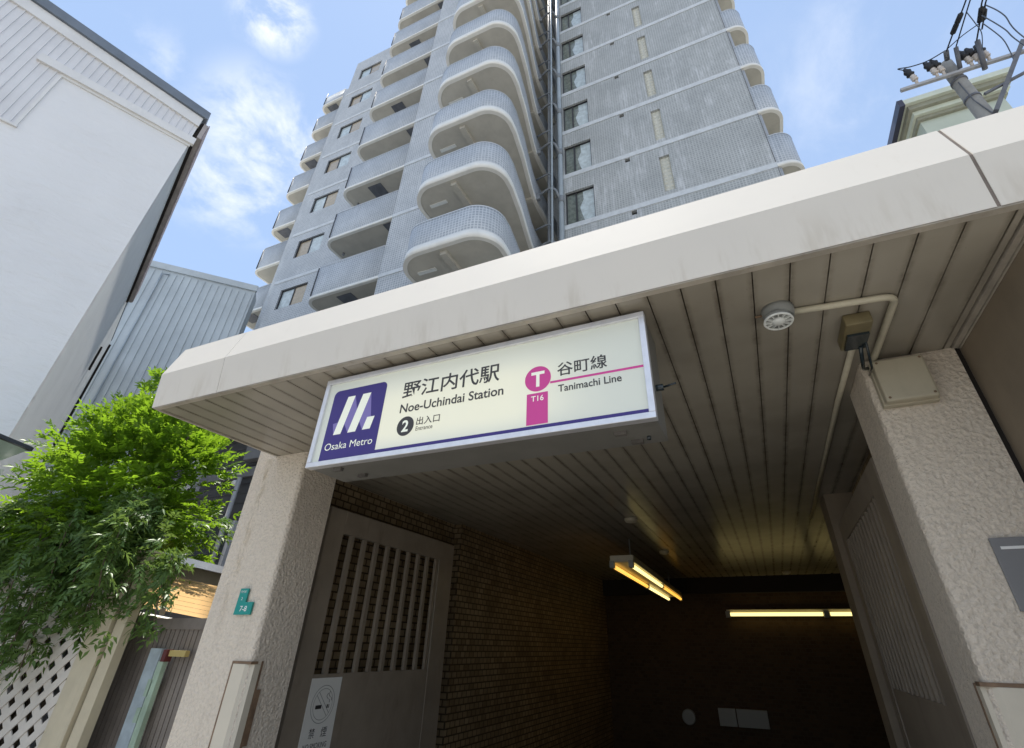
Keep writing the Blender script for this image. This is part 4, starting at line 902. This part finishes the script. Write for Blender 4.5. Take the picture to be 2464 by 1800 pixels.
# ------------------------------------------------------------------ foliage
def leaf_mesh(name, mat, sprays, parent, nleaf, ll, lw, curl=.25):
    """sprays: (base, direction, length); each spray is a stalk with paired pointed leaflets"""
    V_, F_ = [], []
    for (b, d, ln) in sprays:
        b = np.array(b); d = np.array(d)/np.linalg.norm(d); up_ = np.array([0, 0, 1.]) if abs(d[2]) < .9 else np.array([1., 0, 0])
        s = np.cross(d, up_); s /= np.linalg.norm(s); n_ = np.cross(s, d)
        ro = RNG.uniform(-.9, .9); s, n_ = s*math.cos(ro)+n_*math.sin(ro), n_*math.cos(ro)-s*math.sin(ro)
        for i in range(nleaf):
            t = (i//2+.6)/(nleaf/2); side = 1 if i % 2 else -1
            if i == nleaf-1: side = 0
            p = b+d*ln*t+np.array([0, 0, -curl*ln*t*t])
            ld = d*RNG.uniform(.45, .8)+s*side*RNG.uniform(.6, 1.)+n_*RNG.uniform(-.25, .25)+np.array([0, 0, -curl*RNG.uniform(0, 1.2)]); ld /= np.linalg.norm(ld)
            L_ = ll*RNG.uniform(.7, 1.25); W_ = lw*RNG.uniform(.8, 1.2); ls = np.cross(ld, n_); ls /= (np.linalg.norm(ls)+1e-9); ln_ = np.cross(ls, ld)
            k = len(V_)
            V_ += [p, p+ld*L_*.42+ls*W_+ln_*W_*.35, p+ld*L_+np.array([0, 0, -.15*L_]), p+ld*L_*.42-ls*W_+ln_*W_*.35, p+ld*L_*.45]
            F_ += [(k, k+1, k+4), (k+1, k+2, k+4), (k+2, k+3, k+4), (k+3, k, k+4)]
    o0 = ORG[parent] if parent is not None else Vector((0, 0, -CZ)); V_ = np.array(V_)-np.array(o0)
    me = bpy.data.meshes.new(name); me.from_pydata(V_.tolist(), [], F_); me.materials.append(M[mat]); me.polygons.foreach_set('use_smooth', [True]*len(F_))
    o = bpy.data.objects.new(name, me); link(o); o.parent = parent; ORG[o] = o0; return o
sh = thing('garden_tree', 'bushy bright green garden tree rising above the fence', 'tree', (-6.55, 3.55, G))
tc_ = np.array([-6.86, 3.45, .50])
mb = MB(); stems = []
for i in range(16):
    a = RNG.uniform(0, 2*math.pi); r = RNG.uniform(.15, .85); h = RNG.uniform(1.3, 2.35); b = tc_+np.array([.10*math.cos(a), .10*math.sin(a), G])
    tip = tc_+np.array([r*math.cos(a), r*math.sin(a), h*(1-.25*r)]); mid = (b+tip)/2+np.array([-.12*math.cos(a), -.12*math.sin(a), .25]); stems.append((mid, tip))
    mb.tube(arc(b, mid, None, tip, 8), [.028-.0028*k for k in range(8)], 6)
mb.build('trunk', M['bark'], sh)
sprays = []
# clumps: each clump is a lobe of sprays, so the crown has gaps and an uneven outline
clumps = []
for i in range(60):
    a = RNG.uniform(0, 2*math.pi); h = RNG.uniform(-.1, 1.75); R_ = .93*math.sqrt(max(.05, 1-((h-.62)/1.30)**2)); r = R_*RNG.uniform(.35, 1.0)
    clumps.append((tc_+np.array([r*math.cos(a), r*math.sin(a), h+.25]), RNG.uniform(.22, .36)))
for (dx_, dy_, h, rr) in ((-.25, -.1, 2.25, .20), (.15, .05, 2.18, .20), (-.55, -.2, 2.0, .22), (.62, -.1, 1.85, .24), (-.05, -.2, 2.45, .10), (.10, -.25, 2.42, .09), (1.0, -.35, 1.45, .22), (1.12, -.4, .95, .22), (1.0, -.3, .45, .25), (.8, -.4, 1.75, .2), (1.1, -.2, 1.8, .16)): clumps.append((tc_+np.array([dx_*.86, dy_, h]), rr))
for (c, r) in clumps:
    nn = int(38*(r/.3)**1.6)
    for j in range(nn):
        d = RNG.normal(size=3); d /= np.linalg.norm(d); b = c+d*r*RNG.uniform(.3, 1.0); out = (b-(tc_+np.array([0, 0, .55]))); out /= np.linalg.norm(out)
        dr = out*.8+d*.5+np.array([0, 0, .25]); sprays.append((b, dr, RNG.uniform(.10, .20)))
leaf_mesh('crown', 'leaf', sprays, sh, 11, .088, .016)
vn = thing('climbing_vine', 'dark green climbing vine hanging over the lattice fence', 'vine', tuple(fx(1.2, 0, G)))
sprays = []; mb = MB()
for i in range(42):
    s = RNG.uniform(-.15, 3.0); z0 = RNG.uniform(.6, 1.25); b = np.array(fx(s, RNG.uniform(-.15, .1), z0)); lenv = RNG.uniform(.4, 1.15)*(1.0 if s > .5 else .75); pts = []
    dn = RNG.uniform(.10, .45); ds = RNG.uniform(-.35, .25)
    for t in np.linspace(0, 1, 7): pts.append(b+np.array(fN)*dn*math.sin(t*1.9)+np.array(fdir)*ds*t+np.array([0, 0, .12*math.sin(t*3.0)-lenv*t**1.7]))
    mb.tube(pts, .005, 5)
    for p, q_ in zip(pts, pts[1:]):
        for j in range(7):
            t = RNG.uniform(); bb_ = p*(1-t)+q_*t+RNG.normal(size=3)*.03; d = RNG.normal(size=3)*.8+np.array(fN)*.5+np.array([0, 0, -.2]); sprays.append((bb_, d, RNG.uniform(.07, .14)))
for i in range(1050):
    s = abs(RNG.normal(1.3, .85)); s = min(max(s-.25, -.25), 3.2); top_ = 1.36-.28*abs(s-1.5)+.10*math.sin(s*5); z = RNG.uniform(-.10+.25*math.sin(s*3.+1), top_); n_ = RNG.uniform(-.30, .34)
    if z < .30 and RNG.uniform() < .45: continue
    d = RNG.normal(size=3)*.8+np.array(fN)*.5; sprays.append((np.array(fx(s, n_, z)), d, RNG.uniform(.08, .15)))
mb.build('stem', M['bark'], vn)
leaf_mesh('foliage', 'vineleaf', sprays, vn, 9, .072, .0125, .45)

# ------------------------------------------------------------------ utility pole and cables on the right
PX, PY = 6.05, 9.18
def ae(a, e_, Y): d = Y/math.cos(math.radians(a)); return Vector((Y*math.tan(math.radians(a)), Y, d*math.tan(math.radians(e_))))
up_ = thing('utility_pole', 'concrete utility pole with steel crossarm and insulators above the canopy', 'pole', (PX, PY, G))
mb = MB(); mb.tube([(PX,PY,G),(PX,PY,11.45)], [.19, .13], 20); mb.build('shaft', M['conc'], up_)
mb = MB()
for z in (8.9, 10.1, 10.75): mb.tube([(PX,PY,z-.03),(PX,PY,z+.03)], .15, 20)
mb.tube([(PX+.14,PY-.12,8.0),(PX+.10,PY-.16,9.0),(PX-.09,PY-.15,9.9),(PX-.1,PY-.13,10.6)], .012, 6); mb.build('band', M['iron'], up_)
mb = MB(); mb.bar((4.97,9.0,10.86), (7.6,9.0,10.84), .07, .07); mb.build('crossarm', M['galv'], up_)
mb = MB(); mb.bar((PX+.05,8.98,9.35), (7.25,8.98,11.15), .085, .085); mb.bar((PX+.1,9.0,9.95), (7.9,9.0,10.55), .05, .05); mb.bar((7.2,8.95,10.45), (8.4,8.95,10.55), .06, .06); mb.bar((7.65,9.0,10.6), (8.05,9.0,11.3), .07, .07); mb.build('brace', M['iron'], up_)
for (x, dz_) in ((5.30, .42), (5.68, .40), (5.80, .40), (6.30, .4), (6.44, .50), (6.60, .34)):
    mb = MB(); mb.tube([(x,9.0,10.88),(x,8.97,11.02)], .032, 8); mb.lathe((x, 8.97, 11.0), (-.15, -.1, 1), [(.045,0),(.065,.03),(.045,.06),(.065,.09),(.045,.12),(.06,.15),(.03,.18)], 12); s = mb.build('insulator', M['porcelain'], up_)
    mb = MB(); mb.lathe((x-.027, 8.955, 11.17), (-.25, -.1, 1), [(.05,0),(.085,.04),(.06,.09),(.08,.15),(.05,.20),(.03,.27)], 10); mb.tube([(x-.02,8.95,11.22),(x-.15,8.9,11.28)], .022, 6); mb.build('insulator_cover', M['black'], s)
mb = MB(); mb.tube([(5.98,8.95,11.3),(5.93,8.75,11.35)], .05, 8); mb.tube([(6.1,9.0,10.95),(6.09,8.72,11.32)], .045, 8); mb.tube([(6.45,9.02,10.7),(6.46,8.72,11.30)], .05, 8); mb.build('strain_clamp', M['iron'], up_)
def cable(name, label, pts, r, mat, sleeves=(), group=None, sub=14, sag=0):
    mb = MB(); p = [Vector(q) for q in pts]
    if (p[-1]-p[-2]).length > 20:      # long span along the street, with a slight sag
        a, b = p[-2], p[-1]; p = p[:-1]+[a.lerp(b, t)-Vector((0, 0, .5*4*t*(1-t))) for t in (.02, .05, .1, .2, .35, .5, .7, 1)]
    out = []
    for i in range(len(p)-1):          # Catmull-Rom through the points
        a, b, c, d = p[max(i-1, 0)], p[i], p[i+1], p[min(i+2, len(p)-1)]
        for t in np.linspace(0, 1, sub, endpoint=False): out.append(.5*((2*b)+(c-a)*t+(2*a-5*b+4*c-d)*t*t+(3*b-a-3*c+d)*t**3))
    out.append(p[-1]); mb.tube(out, r, 6)
    t = mb.build(name, M[mat]); tag(t, label, 'cable', group)
    ORG[t] = Vector((0, 0, -CZ))
    for (a, b, rr) in sleeves:
        a, b = Vector(a), Vector(b); m2 = MB(); m2.lathe(a, b-a, [(rr*.5, 0), (rr, .03), (rr, (b-a).length*.45), (rr*.8, (b-a).length*.5), (rr, (b-a).length*.55), (rr, (b-a).length-.03), (rr*.5, (b-a).length)], 8)
        m2.build('sleeve', M['black'], t)
    return t
gW = 'power cables strung from the utility pole'
cable('power_cable', 'black power cable with thick sleeve, leftmost from the pole', [(5.93,8.75,11.33),(5.95,8.3,11.30),(5.99,7.7,11.26),(6.2,-30,11.5)], .016, 'wire', [((5.935,8.36,11.30),(5.985,7.92,11.28),.052)], gW, 20)
cable('power_cable', 'thin plain power cable just right of the sleeved left cable', [(6.09,8.70,11.32),(6.08,7.72,11.28),(6.4,-30,11.5)], .014, 'wire', (), gW, 20)
cable('power_cable', 'black power cable with sleeve, left one of the right-hand pair', [(6.45,8.73,11.30),(6.36,8.1,11.28),(6.30,7.8,11.27),(6.8,-30,11.5)], .016, 'wire', [((6.39,8.30,11.29),(6.33,7.95,11.28),.052)], gW, 20)
cable('power_cable', 'black power cable with sleeve, rightmost from the pole', [(6.48,8.48,11.3),(6.42,8.1,11.28),(6.37,7.84,11.27),(7.0,-30,11.5)], .016, 'wire', [((6.45,8.28,11.29),(6.40,8.02,11.28),.045)], gW, 20)
gS = 'slack service cables beside the pole'
cable('service_cable', 'grey service cable bowing down to the right, upper one', [(6.36,7.9,11.22),(6.62,8.1,11.0),(7.1,8.7,10.75),(9.5,11,10.4)], .011, 'wire_blue', (), gS)
cable('service_cable', 'grey service cable bowing down to the right, lower one', [(6.33,8.08,11.2),(6.62,8.3,10.85),(7.1,8.8,10.6),(9.5,11,10.0)], .011, 'wire_blue', (), gS)
cable('service_cable', 'grey service cable dropping onto the slanted brace', [(6.42,8.3,11.25),(6.72,8.6,10.98),(6.86,8.85,10.80),(6.90,8.97,10.66)], .010, 'wire_blue', (), gS)
cable('service_cable', 'thin jumper cable crossing between the left and right strain clamps', [(5.95,8.72,11.36),(6.15,8.50,11.33),(6.40,8.33,11.31)], .010, 'wire', (), gS)
cable('service_cable', 'thin jumper cable running from the outermost insulator to the left clamp', [(5.22,8.95,11.42),(5.12,8.93,11.52),(5.35,8.92,11.44),(5.65,8.9,11.42),(5.93,8.76,11.38)], .012, 'wire', (), gS)
cable('service_cable', 'thin cable falling from the thin power cable towards the insulators', [(6.08,7.95,11.29),(6.25,8.2,11.18),(6.40,8.45,11.12),(6.5,8.9,11.05)], .009, 'wire_blue', (), gS)

# ------------------------------------------------------------------ pale green building on the right
gr = thing('green_building', 'pale green stepped-cornice building behind the utility pole', 'building', (11, 18.5, G))
mb = MB(); mb.box(9.75, 12.55, 17.75, 25, G, 19.5); mb.box(12.55, 22, 19.0, 27, G, 17.0); mb.build('wall', M['green_wall'], gr)
mb = MB(); mb.box(9.30, 12.95, 17.12, 25.2, 19.75, 20.02); mb.box(9.55, 12.75, 17.45, 25.1, 19.28, 19.50); mb.box(12.95, 22.3, 18.6, 27, 16.7, 17.1); mb.build('cornice', M['green_trim'], gr)
mb = MB(); mb.box(9.42, 12.85, 17.28, 25.15, 19.50, 19.75); mb.box(9.65, 12.65, 17.60, 25.05, 19.10, 19.28); mb.build('moulding', M['green_dark'], gr)
mb = MB(); mb.box(9.10, 9.299, 17.10, 25.2, 19.66, 20.06); mb.build('gutter', M['navy'], gr)
